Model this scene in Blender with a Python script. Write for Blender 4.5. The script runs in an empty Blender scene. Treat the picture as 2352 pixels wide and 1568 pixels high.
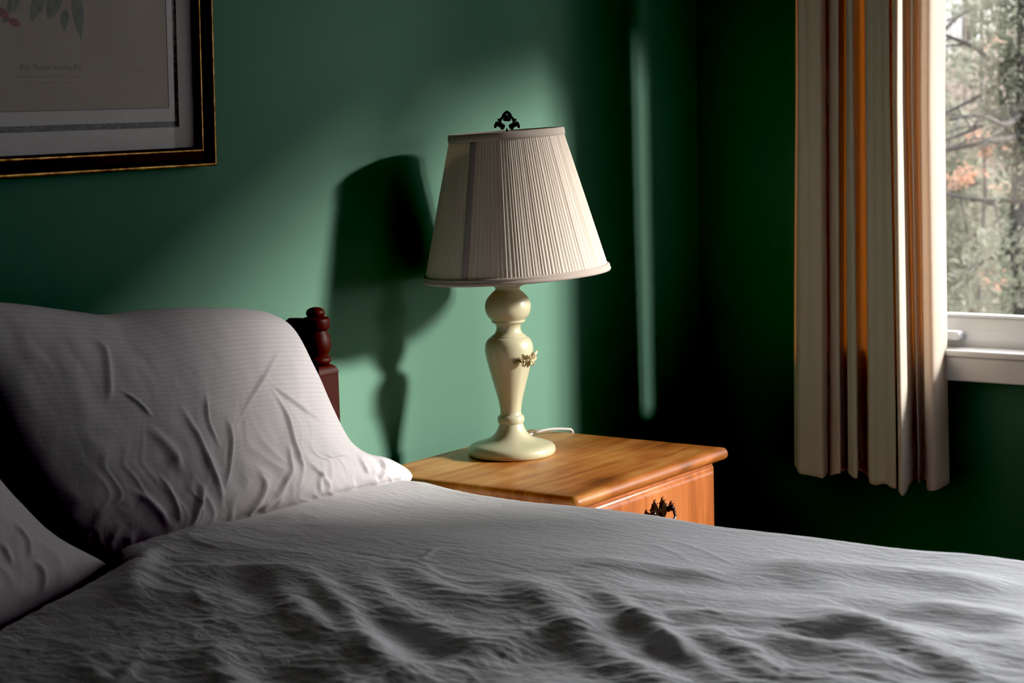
import bpy, bmesh, math, random
import numpy as np
from mathutils import Vector, Matrix

random.seed(7)
RNG = np.random.RandomState(11)
SC = bpy.context.scene
COL = SC.collection

# ------------------------------------------------------------------ camera
W, H, FPX = 2352.0, 1568.0, 4300.0
YAW, PITCH, ROLL = math.radians(35.75), math.radians(7.19), math.radians(-1.58)
fw = np.array([math.cos(YAW)*math.cos(PITCH), math.sin(YAW)*math.cos(PITCH), -math.sin(PITCH)])
_r = np.array([math.sin(YAW), -math.cos(YAW), 0.0])
_u = np.cross(_r, fw)
rt = math.cos(ROLL)*_r + math.sin(ROLL)*_u
up = -math.sin(ROLL)*_r + math.cos(ROLL)*_u
CAM = np.array([-2.674, -1.932, 1.279])
FH = np.array([math.cos(YAW), math.sin(YAW), 0.0])      # level viewing direction
RH = _r                                                 # level right direction


def ray(px, py):
    return fw + rt*((px-W/2)/FPX) - up*((py-H/2)/FPX)


def on_x(px, py, x):
    d = ray(px, py); return CAM + d*((x-CAM[0])/d[0])


def on_y(px, py, y):
    d = ray(px, py); return CAM + d*((y-CAM[1])/d[1])


def on_z(px, py, z):
    d = ray(px, py); return CAM + d*((z-CAM[2])/d[2])


def project(P):
    v = P - CAM
    z = v @ fw
    return W/2 + FPX*(v @ rt)/z, H/2 - FPX*(v @ up)/z


# ------------------------------------------------------------------ helpers
def tag(o, label=None, cat=None, group=None, kind=None):
    if label: o['label'] = label
    if cat: o['category'] = cat
    if group: o['group'] = group
    if kind: o['kind'] = kind
    return o


def empty(name, loc, label, cat, group=None):
    o = bpy.data.objects.new(name, None)
    o.empty_display_size = .05
    o.location = loc
    COL.objects.link(o)
    return tag(o, label, cat, group)


def link(name, me, mat, parent=None, smooth=True):
    o = bpy.data.objects.new(name, me)
    COL.objects.link(o)
    mats = mat if isinstance(mat, (list, tuple)) else [mat]
    for m in mats: me.materials.append(m)
    if smooth:
        me.polygons.foreach_set('use_smooth', [True]*len(me.polygons))
    if parent is not None:
        o.parent = parent
        o.matrix_parent_inverse = Matrix.Translation(parent.location).inverted() if parent.parent is None and parent.type == 'EMPTY' else Matrix.Identity(4)
    return o


def from_py(name, verts, faces, mat, parent=None, smooth=True):
    me = bpy.data.meshes.new(name)
    me.from_pydata([tuple(v) for v in verts], [], faces)
    me.update()
    return link(name, me, mat, parent, smooth)


def from_bm(name, bm, mat, parent=None, smooth=False):
    bmesh.ops.recalc_face_normals(bm, faces=bm.faces)
    me = bpy.data.meshes.new(name)
    bm.to_mesh(me); bm.free()
    return link(name, me, mat, parent, smooth)


def auto(o, ang=40):
    me = o.data
    me.polygons.foreach_set('use_smooth', [True]*len(me.polygons))
    bm = bmesh.new(); bm.from_mesh(me)
    for e in bm.edges:
        if len(e.link_faces) == 2 and e.calc_face_angle(0) > math.radians(ang):
            e.smooth = False
    bm.to_mesh(me); bm.free()
    return o


def box(bm, lo, hi, bev=0.0, seg=3):
    r = bmesh.ops.create_cube(bm, size=1.0)
    vs = r['verts']
    for v in vs:
        v.co = Vector([(lo[i]+hi[i])/2 + v.co[i]*(hi[i]-lo[i]) for i in range(3)])
    if bev > 0:
        es = list({e for v in vs for e in v.link_edges})
        bmesh.ops.bevel(bm, geom=es, offset=bev, segments=seg, profile=.5, affect='EDGES')


def lathe(bm, prof, n=64, center=(0, 0, 0), axis=None, cap=True):
    """prof: list of (z, r) bottom to top"""
    rings = []
    for z, r in prof:
        ring = []
        for i in range(n):
            a = 2*math.pi*i/n
            p = Vector((r*math.cos(a), r*math.sin(a), z))
            if axis is not None: p = axis @ p
            ring.append(bm.verts.new(p + Vector(center)))
        rings.append(ring)
    for a, b in zip(rings, rings[1:]):
        for i in range(n):
            j = (i+1) % n
            bm.faces.new((a[i], a[j], b[j], b[i]))
    if cap:
        bm.faces.new(rings[0][::-1]); bm.faces.new(rings[-1])


def tube(bm, pts, rad, n=8):
    """pts list of Vectors, rad float or list"""
    pts = [Vector(p) for p in pts]
    rads = rad if isinstance(rad, (list, tuple)) else [rad]*len(pts)
    rings = []
    prev = None
    for i, p in enumerate(pts):
        t = (pts[min(i+1, len(pts)-1)] - pts[max(i-1, 0)]).normalized()
        if prev is None:
            a = Vector((0, 0, 1)) if abs(t.z) < .9 else Vector((1, 0, 0))
            n1 = t.cross(a).normalized()
        else:
            n1 = (prev - t*prev.dot(t)).normalized()
        prev = n1
        n2 = t.cross(n1)
        rings.append([bm.verts.new(p + (n1*math.cos(2*math.pi*k/n) + n2*math.sin(2*math.pi*k/n))*rads[i]) for k in range(n)])
    for a, b in zip(rings, rings[1:]):
        for k in range(n):
            j = (k+1) % n
            bm.faces.new((a[k], a[j], b[j], b[k]))
    bm.faces.new(rings[0][::-1]); bm.faces.new(rings[-1])


def ball(bm, c, r, sub=2, sc=(1, 1, 1)):
    res = bmesh.ops.create_icosphere(bm, subdivisions=sub, radius=1.0)
    for v in res['verts']:
        v.co = Vector((v.co.x*r*sc[0]+c[0], v.co.y*r*sc[1]+c[1], v.co.z*r*sc[2]+c[2]))


def spline(pts, n):
    """Catmull-Rom through points -> n samples (numpy)"""
    P = np.array(pts, float)
    if len(P) == 2:
        t = np.linspace(0, 1, n)[:, None]
        return P[0]*(1-t)+P[1]*t
    Q = np.vstack([2*P[0]-P[1], P, 2*P[-1]-P[-2]])
    L = np.concatenate([[0], np.cumsum(np.linalg.norm(np.diff(P, axis=0), axis=1))])
    s = np.linspace(0, L[-1], n)
    out = []
    for v in s:
        i = min(np.searchsorted(L, v, side='right')-1, len(P)-2)
        t = (v-L[i])/max(L[i+1]-L[i], 1e-9)
        p0, p1, p2, p3 = Q[i], Q[i+1], Q[i+2], Q[i+3]
        out.append(.5*((2*p1)+(-p0+p2)*t+(2*p0-5*p1+4*p2-p3)*t*t+(-p0+3*p1-3*p2+p3)*t**3))
    return np.array(out)


# numpy gradient noise
_perm = RNG.permutation(256); _perm = np.concatenate([_perm, _perm, _perm])
_ang = RNG.rand(256)*2*np.pi
_gx, _gy = np.cos(_ang), np.sin(_ang)


def perlin(x, y, seed=0):
    x = x + seed*17.31; y = y + seed*9.77
    xi = np.floor(x).astype(int); yi = np.floor(y).astype(int)
    xf = x-xi; yf = y-yi
    xi &= 255; yi &= 255
    u = xf*xf*xf*(xf*(xf*6-15)+10); v = yf*yf*yf*(yf*(yf*6-15)+10)

    def g(ix, iy, dx, dy):
        h = _perm[_perm[ix & 255] + (iy & 255)]
        return _gx[h]*dx + _gy[h]*dy
    a = g(xi, yi, xf, yf); b = g(xi+1, yi, xf-1, yf)
    c = g(xi, yi+1, xf, yf-1); d = g(xi+1, yi+1, xf-1, yf-1)
    return (a*(1-u)+b*u)*(1-v)+(c*(1-u)+d*u)*v


def ridged(x, y, seed=0):
    return 1-np.abs(perlin(x, y, seed))*2.2


def dist_poly(X, Y, poly):
    """distance of arrays X,Y to a polyline and fractional position 0..1 along it"""
    best = np.full(X.shape, 1e9); tt = np.zeros(X.shape); side = np.zeros(X.shape)
    P = np.array(poly, float)
    L = np.linalg.norm(np.diff(P, axis=0), axis=1); T = L.sum(); acc = 0
    for i in range(len(P)-1):
        ax, ay = P[i]; bx, by = P[i+1]
        dx, dy = bx-ax, by-ay
        l2 = dx*dx+dy*dy+1e-12
        t = np.clip(((X-ax)*dx+(Y-ay)*dy)/l2, 0, 1)
        d = np.hypot(X-ax-t*dx, Y-ay-t*dy)
        m = d < best
        best = np.where(m, d, best)
        tt = np.where(m, (acc+t*L[i])/T, tt)
        side = np.where(m, np.sign((X-ax)*dy-(Y-ay)*dx), side)
        acc += L[i]
    return best, tt, side


def stroke(X, Y, poly, width, height, taper=.25, skew=0.0):
    poly = spline(poly, max(8, 5*len(poly)))
    d, t, s = dist_poly(X, Y, poly)
    env = np.clip(t/taper, 0, 1)*np.clip((1-t)/taper, 0, 1)
    env = env*env*(3-2*env)
    w = width*(1+skew*s)
    return height*env*np.exp(-(d/w)**2)


# ------------------------------------------------------------------ materials
def new_mat(name):
    m = bpy.data.materials.new(name); m.use_nodes = True
    nt = m.node_tree
    for n in list(nt.nodes): nt.nodes.remove(n)
    out = nt.nodes.new('ShaderNodeOutputMaterial')
    return m, nt, out


def N(nt, t, **kw):
    n = nt.nodes.new(t)
    for k, v in kw.items():
        if k.startswith('in_'):
            key = k[3:]
            key = int(key) if key.isdigit() else key.replace('_', ' ')
            n.inputs[key].default_value = v
        else:
            setattr(n, k, v)
    return n


def coords(nt, scale=(1, 1, 1), kind='Object', rot=(0, 0, 0)):
    tc = N(nt, 'ShaderNodeTexCoord'); mp = N(nt, 'ShaderNodeMapping')
    mp.inputs['Scale'].default_value = scale
    mp.inputs['Rotation'].default_value = rot
    nt.links.new(tc.outputs[kind], mp.inputs['Vector'])
    return mp.outputs['Vector']


def ramp(nt, fac, stops):
    r = N(nt, 'ShaderNodeValToRGB')
    el = r.color_ramp.elements
    while len(el) > 1: el.remove(el[0])
    el[0].position = stops[0][0]; el[0].color = (*stops[0][1], 1)
    for p, c in stops[1:]:
        e = el.new(p); e.color = (*c, 1)
    nt.links.new(fac, r.inputs['Fac'])
    return r.outputs['Color']


def pbr(name, color, rough=.5, metal=0., noise=None, bump=None, spec=.5, coat=0., sheen=0.):
    """noise=(scale, color2, detail)   bump=(scale, strength, distance)"""
    m, nt, out = new_mat(name)
    b = N(nt, 'ShaderNodeBsdfPrincipled')
    b.inputs['Base Color'].default_value = (*color, 1)
    b.inputs['Roughness'].default_value = rough
    b.inputs['Metallic'].default_value = metal
    b.inputs['Specular IOR Level'].default_value = spec
    b.inputs['Coat Weight'].default_value = coat
    b.inputs['Sheen Weight'].default_value = sheen
    nt.links.new(b.outputs[0], out.inputs['Surface'])
    if noise:
        sc = noise[0] if isinstance(noise[0], tuple) else (noise[0],)*3
        v = coords(nt, sc)
        nz = N(nt, 'ShaderNodeTexNoise', in_Scale=1.0, in_Detail=noise[2] if len(noise) > 2 else 3.0)
        nt.links.new(v, nz.inputs['Vector'])
        c = ramp(nt, nz.outputs['Fac'], [(.3, color), (.7, noise[1])])
        nt.links.new(c, b.inputs['Base Color'])
    if bump:
        sc = bump[0] if isinstance(bump[0], tuple) else (bump[0],)*3
        v = coords(nt, sc)
        nz = N(nt, 'ShaderNodeTexNoise', in_Scale=1.0, in_Detail=3.0)
        nt.links.new(v, nz.inputs['Vector'])
        bp = N(nt, 'ShaderNodeBump', in_Strength=bump[1], in_Distance=bump[2])
        nt.links.new(nz.outputs['Fac'], bp.inputs['Height'])
        nt.links.new(bp.outputs[0], b.inputs['Normal'])
    return m


M = {}
M['wall'] = pbr('green_wall_paint', (.105, .225, .158), .62, noise=(2.5, (.115, .24, .17)), bump=(260, .12, .002), spec=.25)
M['ceiling'] = pbr('ceiling_paint', (.62, .62, .6), .8, noise=(6, (.66, .66, .64)), spec=.2)
M['trim'] = pbr('white_trim_paint', (.84, .82, .80), .4, noise=(8, (.87, .85, .83)))
M['base'] = pbr('green_baseboard_paint', (.05, .14, .095), .5, noise=(4, (.055, .155, .105)))
M['vinyl'] = pbr('white_window_vinyl', (.86, .87, .88), .35, noise=(10, (.88, .89, .90)))


def wood_mat(name, dark, mid, light, rough, coat, axis='X', scale=1.0, rings=2.2, spec=.4):
    m, nt, out = new_mat(name)
    b = N(nt, 'ShaderNodeBsdfPrincipled', in_Roughness=rough)
    b.inputs['Coat Weight'].default_value = coat
    b.inputs['Specular IOR Level'].default_value = spec
    b.inputs['Coat Roughness'].default_value = .25
    nt.links.new(b.outputs[0], out.inputs['Surface'])
    st = {'X': (1.2, 9, 9), 'Y': (9, 1.2, 9), 'Z': (9, 9, 1.2)}[axis]
    v = coords(nt, tuple(s*scale for s in st))
    n1 = N(nt, 'ShaderNodeTexNoise', in_Scale=rings, in_Detail=5.0, in_Roughness=.6, in_Distortion=1.2)
    nt.links.new(v, n1.inputs['Vector'])
    st2 = {'X': (5, 120, 120), 'Y': (120, 5, 120), 'Z': (120, 120, 5)}[axis]
    v2 = coords(nt, st2)
    n2 = N(nt, 'ShaderNodeTexNoise', in_Scale=1.0, in_Detail=3.0)
    nt.links.new(v2, n2.inputs['Vector'])
    mx = N(nt, 'ShaderNodeMath', operation='MULTIPLY_ADD'); mx.inputs[1].default_value = .28; 
    nt.links.new(n2.outputs['Fac'], mx.inputs[0]); nt.links.new(n1.outputs['Fac'], mx.inputs[2])
    c = ramp(nt, mx.outputs[0], [(.42, dark), (.62, mid), (.82, light)])
    nt.links.new(c, b.inputs['Base Color'])
    bp = N(nt, 'ShaderNodeBump', in_Strength=.12, in_Distance=.001)
    nt.links.new(n2.outputs['Fac'], bp.inputs['Height'])
    nt.links.new(bp.outputs[0], b.inputs['Normal'])
    return m


M['floor'] = wood_mat('floor_boards', (.05, .025, .012), (.09, .045, .02), (.13, .07, .03), .4, .1, 'Y')
M['headboard'] = wood_mat('dark_cherry_wood', (.030, .0065, .004), (.05, .010, .006), (.075, .016, .009), .5, .0, 'Z', spec=.14)


def top_mat():
    """glued-up maple boards running along the front edge, each with its own stain tone"""
    m, nt, out = new_mat('stained_maple_top')
    b = N(nt, 'ShaderNodeBsdfPrincipled', in_Roughness=.45)
    b.inputs['Specular IOR Level'].default_value = .4
    b.inputs['Coat Weight'].default_value = .22
    b.inputs['Coat Roughness'].default_value = .3
    nt.links.new(b.outputs[0], out.inputs['Surface'])
    tc = N(nt, 'ShaderNodeTexCoord'); sp = N(nt, 'ShaderNodeSeparateXYZ')
    nt.links.new(tc.outputs['Object'], sp.inputs[0])
    # board index along y
    mul = N(nt, 'ShaderNodeMath', operation='MULTIPLY'); mul.inputs[1].default_value = 9.5
    nt.links.new(sp.outputs['Y'], mul.inputs[0])
    fl = N(nt, 'ShaderNodeMath', operation='FLOOR'); nt.links.new(mul.outputs[0], fl.inputs[0])
    wn = N(nt, 'ShaderNodeTexWhiteNoise', noise_dimensions='1D'); nt.links.new(fl.outputs[0], wn.inputs['W'])
    v = coords(nt, (3.2, 26, 26))
    off = N(nt, 'ShaderNodeVectorMath', operation='ADD')
    cmb = N(nt, 'ShaderNodeCombineXYZ'); nt.links.new(wn.outputs['Value'], cmb.inputs['X'])
    sc = N(nt, 'ShaderNodeVectorMath', operation='SCALE'); sc.inputs['Scale'].default_value = 9.0
    nt.links.new(cmb.outputs[0], sc.inputs[0])
    nt.links.new(v, off.inputs[0]); nt.links.new(sc.outputs[0], off.inputs[1])
    n1 = N(nt, 'ShaderNodeTexNoise', in_Scale=1.0, in_Detail=4.0, in_Roughness=.55, in_Distortion=.8)
    nt.links.new(off.outputs[0], n1.inputs['Vector'])
    v3 = coords(nt, (7, 5, 5))
    n3 = N(nt, 'ShaderNodeTexNoise', in_Scale=1.0, in_Detail=3.0); nt.links.new(v3, n3.inputs['Vector'])
    a = N(nt, 'ShaderNodeMath', operation='MULTIPLY_ADD'); a.inputs[1].default_value = .30
    nt.links.new(wn.outputs['Value'], a.inputs[0]); 
    a2 = N(nt, 'ShaderNodeMath', operation='MULTIPLY_ADD'); a2.inputs[1].default_value = .42
    nt.links.new(n3.outputs['Fac'], a2.inputs[0])
    a3 = N(nt, 'ShaderNodeMath', operation='MULTIPLY'); a3.inputs[1].default_value = .5
    nt.links.new(n1.outputs['Fac'], a3.inputs[0]); nt.links.new(a3.outputs[0], a2.inputs[2])
    nt.links.new(a2.outputs[0], a.inputs[2])
    c = ramp(nt, a.outputs[0], [(.36, (.16, .046, .012)), (.48, (.40, .13, .028)), (.60, (.58, .26, .07)), (.76, (.72, .38, .13))])
    nt.links.new(c, b.inputs['Base Color'])
    return m


M['top'] = top_mat()
M['drawer'] = wood_mat('cherry_drawer_front', (.26, .072, .019), (.40, .122, .033), (.52, .185, .06), .35, .3, 'Z', .8, 1.6)
M['case'] = wood_mat('cherry_case', (.25, .07, .019), (.38, .115, .032), (.48, .165, .052), .4, .2, 'Z', 1.0, 1.8)
M['brass'] = pbr('blackened_brass', (.02, .014, .010), .28, .6, noise=(200, (.05, .03, .018)))
M['iron'] = pbr('black_iron', (.012, .009, .008), .4, .7, noise=(150, (.02, .016, .014)))
M['cream'] = pbr('cream_lamp_paint', (.53, .50, .32), .34, noise=(22, (.57, .53, .36)), bump=(90, .05, .001), coat=.2)
M['ornament'] = pbr('cream_ornament_paint', (.56, .50, .32), .4, noise=(300, (.42, .34, .17)))
M['cordm'] = pbr('white_cord_rubber', (.75, .72, .68), .45, noise=(30, (.8, .77, .73)))
M['framew'] = wood_mat('dark_walnut_frame', (.022, .013, .011), (.042, .026, .022), (.06, .04, .034), .5, .0, 'X', spec=.16)
M['gold'] = pbr('gilt_edge', (.55, .34, .12), .38, .85, noise=((60, 60, 60), (.16, .08, .03)), bump=(400, .5, .001))
M['mat'] = pbr('mat_board', (.44, .41, .40), .8, noise=(40, (.47, .44, .43)), spec=.2)
M['paper'] = pbr('aged_print_paper', (.25, .20, .14), .8, noise=(7, (.29, .24, .17)), spec=.2)
M['leafink'] = pbr('green_print_ink', (.07, .10, .07), .8, noise=(90, (.13, .16, .11)), spec=.1)
M['redink'] = pbr('red_print_ink', (.16, .035, .035), .8, noise=(90, (.22, .06, .05)), spec=.1)
M['ink'] = pbr('brown_print_ink', (.055, .04, .028), .8, noise=(120, (.08, .06, .04)), spec=.1)
M['stripe'] = pbr('marbled_border', (.012, .02, .014), .7, noise=((160, 160, 160), (.11, .12, .10), 4), spec=.2)


def glass_mat(name, ior=1.5, tint=(1, 1, 1), rough=0.0):
    m, nt, out = new_mat(name)
    tr = N(nt, 'ShaderNodeBsdfTransparent'); tr.inputs[0].default_value = (*tint, 1)
    gl = N(nt, 'ShaderNodeBsdfGlossy', in_Roughness=rough)
    fr = N(nt, 'ShaderNodeFresnel')
    ge = N(nt, 'ShaderNodeNewGeometry')
    mi = N(nt, 'ShaderNodeMapRange'); mi.inputs['To Min'].default_value = ior; mi.inputs['To Max'].default_value = 1/ior
    nt.links.new(ge.outputs['Backfacing'], mi.inputs['Value']); nt.links.new(mi.outputs[0], fr.inputs['IOR'])
    nz = N(nt, 'ShaderNodeTexNoise', in_Scale=3.0)
    bp = N(nt, 'ShaderNodeBump', in_Strength=.01, in_Distance=.001)
    nt.links.new(nz.outputs['Fac'], bp.inputs['Height']); nt.links.new(bp.outputs[0], gl.inputs['Normal'])
    mx = N(nt, 'ShaderNodeMixShader')
    nt.links.new(fr.outputs[0], mx.inputs[0]); nt.links.new(tr.outputs[0], mx.inputs[1]); nt.links.new(gl.outputs[0], mx.inputs[2])
    nt.links.new(mx.outputs[0], out.inputs['Surface'])
    return m


M['glass'] = glass_mat('window_glass')
M['picglass'] = glass_mat('picture_glass', 1.35)


def cloth_thin(name, col, trans, tfac, weave=900, warp=(1, 1, 1), bumps=.15):
    m, nt, out = new_mat(name)
    d = N(nt, 'ShaderNodeBsdfDiffuse', in_Roughness=.5); d.inputs[0].default_value = (*col, 1)
    t = N(nt, 'ShaderNodeBsdfTranslucent'); t.inputs[0].default_value = (*trans, 1)
    mx = N(nt, 'ShaderNodeMixShader', in_0=tfac)
    v = coords(nt, tuple(weave*w for w in warp))
    nz = N(nt, 'ShaderNodeTexNoise', in_Scale=1.0, in_Detail=2.0)
    nt.links.new(v, nz.inputs['Vector'])
    bp = N(nt, 'ShaderNodeBump', in_Strength=bumps, in_Distance=.001)
    nt.links.new(nz.outputs['Fac'], bp.inputs['Height'])
    nt.links.new(bp.outputs[0], d.inputs['Normal'])
    nt.links.new(d.outputs[0], mx.inputs[1]); nt.links.new(t.outputs[0], mx.inputs[2])
    nt.links.new(mx.outputs[0], out.inputs['Surface'])
    return m


M['curtain'] = cloth_thin('beige_curtain_linen', (.88, .82, .71), (.82, .44, .15), .26)
M['shade'] = cloth_thin('pleated_shade_fabric', (.84, .75, .66), (.72, .48, .25), .07, 500)
M['shadetrim'] = cloth_thin('shade_trim_braid', (.66, .57, .50), (.5, .35, .2), .06, 1400)
M['lining'] = pbr('shade_lining', (.6, .52, .42), .8, noise=(20, (.64, .56, .46)))


def sheet_mat(name, col, stripes, fine, dist, kindc='Object'):
    m, nt, out = new_mat(name)
    b = N(nt, 'ShaderNodeBsdfPrincipled', in_Roughness=.75)
    b.inputs['Specular IOR Level'].default_value = .25
    b.inputs['Sheen Weight'].default_value = .15
    nt.links.new(b.outputs[0], out.inputs['Surface'])
    # crinkles
    v = coords(nt, fine)
    n1 = N(nt, 'ShaderNodeTexNoise', in_Scale=1.0, in_Detail=5.0, in_Roughness=.62, in_Distortion=.6)
    nt.links.new(v, n1.inputs['Vector'])
    v2 = coords(nt, (900, 900, 900))
    n2 = N(nt, 'ShaderNodeTexNoise', in_Scale=1.0, in_Detail=2.0)
    nt.links.new(v2, n2.inputs['Vector'])
    ad = N(nt, 'ShaderNodeMath', operation='MULTIPLY_ADD'); ad.inputs[1].default_value = .12
    nt.links.new(n2.outputs['Fac'], ad.inputs[0]); nt.links.new(n1.outputs['Fac'], ad.inputs[2])
    bp = N(nt, 'ShaderNodeBump', in_Strength=.8, in_Distance=dist)
    nt.links.new(ad.outputs[0], bp.inputs['Height'])
    nt.links.new(bp.outputs[0], b.inputs['Normal'])
    if stripes:
        tc = N(nt, 'ShaderNodeTexCoord'); sp = N(nt, 'ShaderNodeSeparateXYZ')
        nt.links.new(tc.outputs['UV'], sp.inputs[0])
        mu = N(nt, 'ShaderNodeMath', operation='MULTIPLY'); mu.inputs[1].default_value = 2*math.pi*stripes
        nt.links.new(sp.outputs['Y'], mu.inputs[0])
        sn = N(nt, 'ShaderNodeMath', operation='SINE'); nt.links.new(mu.outputs[0], sn.inputs[0])
        fa = N(nt, 'ShaderNodeMapRange'); nt.links.new(sp.outputs['Y'], fa.inputs['Value'])
        fa.inputs['From Min'].default_value = .35; fa.inputs['From Max'].default_value = .75
        fa.inputs['To Min'].default_value = .5; fa.inputs['To Max'].default_value = .12
        ma = N(nt, 'ShaderNodeMath', operation='MULTIPLY_ADD'); ma.inputs[2].default_value = .5
        nt.links.new(sn.outputs[0], ma.inputs[0]); nt.links.new(fa.outputs[0], ma.inputs[1])
        c = ramp(nt, ma.outputs[0], [(.0, tuple(x*.90 for x in col)), (1.0, col)])
        nt.links.new(c, b.inputs['Base Color'])
    else:
        v3 = coords(nt, (3, 3, 3)); n3 = N(nt, 'ShaderNodeTexNoise', in_Scale=1.0); nt.links.new(v3, n3.inputs['Vector'])
        c = ramp(nt, n3.outputs['Fac'], [(.3, col), (.7, tuple(x*.96 for x in col))])
        nt.links.new(c, b.inputs['Base Color'])
    return m


M['duvet'] = sheet_mat('grey_white_duvet_cotton', (.86, .84, .86), 0, (85, 24, 60), .004)
M['pillow'] = sheet_mat('white_sateen_pillowcase', (.74, .70, .71), 54, (40, 40, 40), .0015)
M['mattress'] = pbr('mattress_ticking', (.6, .58, .55), .8, noise=(20, (.65, .63, .6)))

# ------------------------------------------------------------------ room shell
YB, XR = .185, 1.0                        # headboard wall plane, window wall plane
XL, YF, ZC = -4.2, -4.6, 2.45
WJ, WE = -.206, -2.74                      # window opening left and right ends (y)
WS, WT = .752, 2.06                        # window opening bottom and top (z)
TH = .11


def struct(name, bm, mat):
    o = from_bm(name, bm, mat); o['kind'] = 'structure'; return o


bm = bmesh.new(); box(bm, (XL-TH, YB, 0), (XR+TH, YB+TH, ZC)); struct('wall_back', bm, M['wall'])
bm = bmesh.new()
box(bm, (XR, YF, 0), (XR+TH, YB, WS-.06)); box(bm, (XR, YF, WT), (XR+TH, YB, ZC))
box(bm, (XR, WJ, WS-.06), (XR+TH, YB, WT)); box(bm, (XR, YF, WS-.06), (XR+TH, WE, WT))
struct('wall_right', bm, M['wall'])
bm = bmesh.new(); box(bm, (XL-TH, YF, 0), (XL, YB, ZC)); struct('wall_left', bm, M['wall'])
bm = bmesh.new(); box(bm, (XL-TH, YF-TH, 0), (XR+TH, YF, ZC)); struct('wall_front', bm, M['wall'])
bm = bmesh.new(); box(bm, (XL-TH, YF-TH, -.1), (XR+TH, YB+TH, 0)); struct('floor', bm, M['floor'])
bm = bmesh.new(); box(bm, (XL-TH, YF-TH, ZC), (XR+TH, YB+TH, ZC+.1)); struct('ceiling', bm, M['ceiling'])
bm = bmesh.new(); box(bm, (XL, YB-.014, 0), (XR, YB, .09), .003, 2); struct('baseboard_back', bm, M['base'])
bm = bmesh.new(); box(bm, (XR-.014, YF, 0), (XR, YB-.014, .09), .003, 2); struct('baseboard_right', bm, M['base'])

# ---- window: frame, two sashes with panes, crank handle; sill and apron as trim
win = bpy.data.objects.new('window_1', None); win.location = (XR, (WJ+WE)/2, WS); COL.objects.link(win); win['kind'] = 'structure'
YM = (WJ+WE)/2
bm = bmesh.new()
x0, x1 = XR+.02, XR+.10
box(bm, (x0, WJ-.03, WS), (x1, WJ, WT)); box(bm, (x0, WE, WS), (x1, WE+.03, WT))
box(bm, (x0, WE+.03, WT-.03), (x1, WJ-.03, WT)); box(bm, (x0, WE+.03, WS-.01), (x1, WJ-.03, WS+.012))
from_bm('window_frame', bm, M['vinyl'], win)
sx0, sx1 = XR+.035, XR+.085
zt = .8185


def sash(ya, yb):
    bm = bmesh.new()
    w = .05
    pr = [(sx0-.016, WS+.012), (sx0-.016, WS+.018), (sx0-.004, WS+.036), (sx0-.002, WS+.037), (sx0+.014, zt-.010), (sx0+.017, zt-.006), (sx1, zt-.006), (sx1, WS+.012)]
    ra = [bm.verts.new((x, ya, z)) for x, z in pr]; rb = [bm.verts.new((x, yb, z)) for x, z in pr]
    bm.faces.new(ra); bm.faces.new(rb[::-1])
    for q in range(len(pr)):
        bm.faces.new((ra[q], rb[q], rb[(q+1) % len(pr)], ra[(q+1) % len(pr)]))
    box(bm, (sx0+.012, ya, zt-.006), (sx1-.012, yb, zt), .002, 2)          # glazing bead
    box(bm, (sx0, ya, WT-.03-w), (sx1, yb, WT-.03), .003, 2)
    box(bm, (sx0, ya, zt-.002), (sx1, ya+w, WT-.03-w+.002), .003, 2)
    box(bm, (sx0, yb-w, zt-.002), (sx1, yb, WT-.03-w+.002), .003, 2)
    s = from_bm('sash', bm, M['vinyl'], win)
    bm = bmesh.new(); box(bm, (XR+.058, ya+w-.004, zt-.004), (XR+.062, yb-w+.004, WT-.03-w+.004))
    g = from_bm('pane', bm, M['glass'], win)
    return s


sash(YM+.002, WJ-.03); sash(WE+.03, YM-.002)
hp = on_x(2190, 770, XR+.02)
bm = bmesh.new()
hy1 = on_x(2213, 770, XR+.015)[1]
box(bm, (XR-.008, hy1, WS+.016), (XR+.024, hy1+.16, WS+.036), .007, 4)
box(bm, (XR+.004, hy1+.05, WS+.009), (XR+.024, hy1+.16, WS+.02), .003, 2)
o = from_bm('window_handle', bm, M['vinyl'], win, True); tag(o, 'white crank handle folded along the sash')

bm = bmesh.new()
sf = XR-.048
box(bm, (sf, WE-.06, WS-.012), (XR+.05, WJ+.04, WS+.002), .004, 3)
o = struct('trim_1', bm, M['trim'])
bm = bmesh.new()
box(bm, (sf+.004, WE-.05, .690), (XR, WJ+.03, WS-.012), .003, 2)
struct('trim_2', bm, M['trim'])

# ------------------------------------------------------------------ curtains


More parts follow.
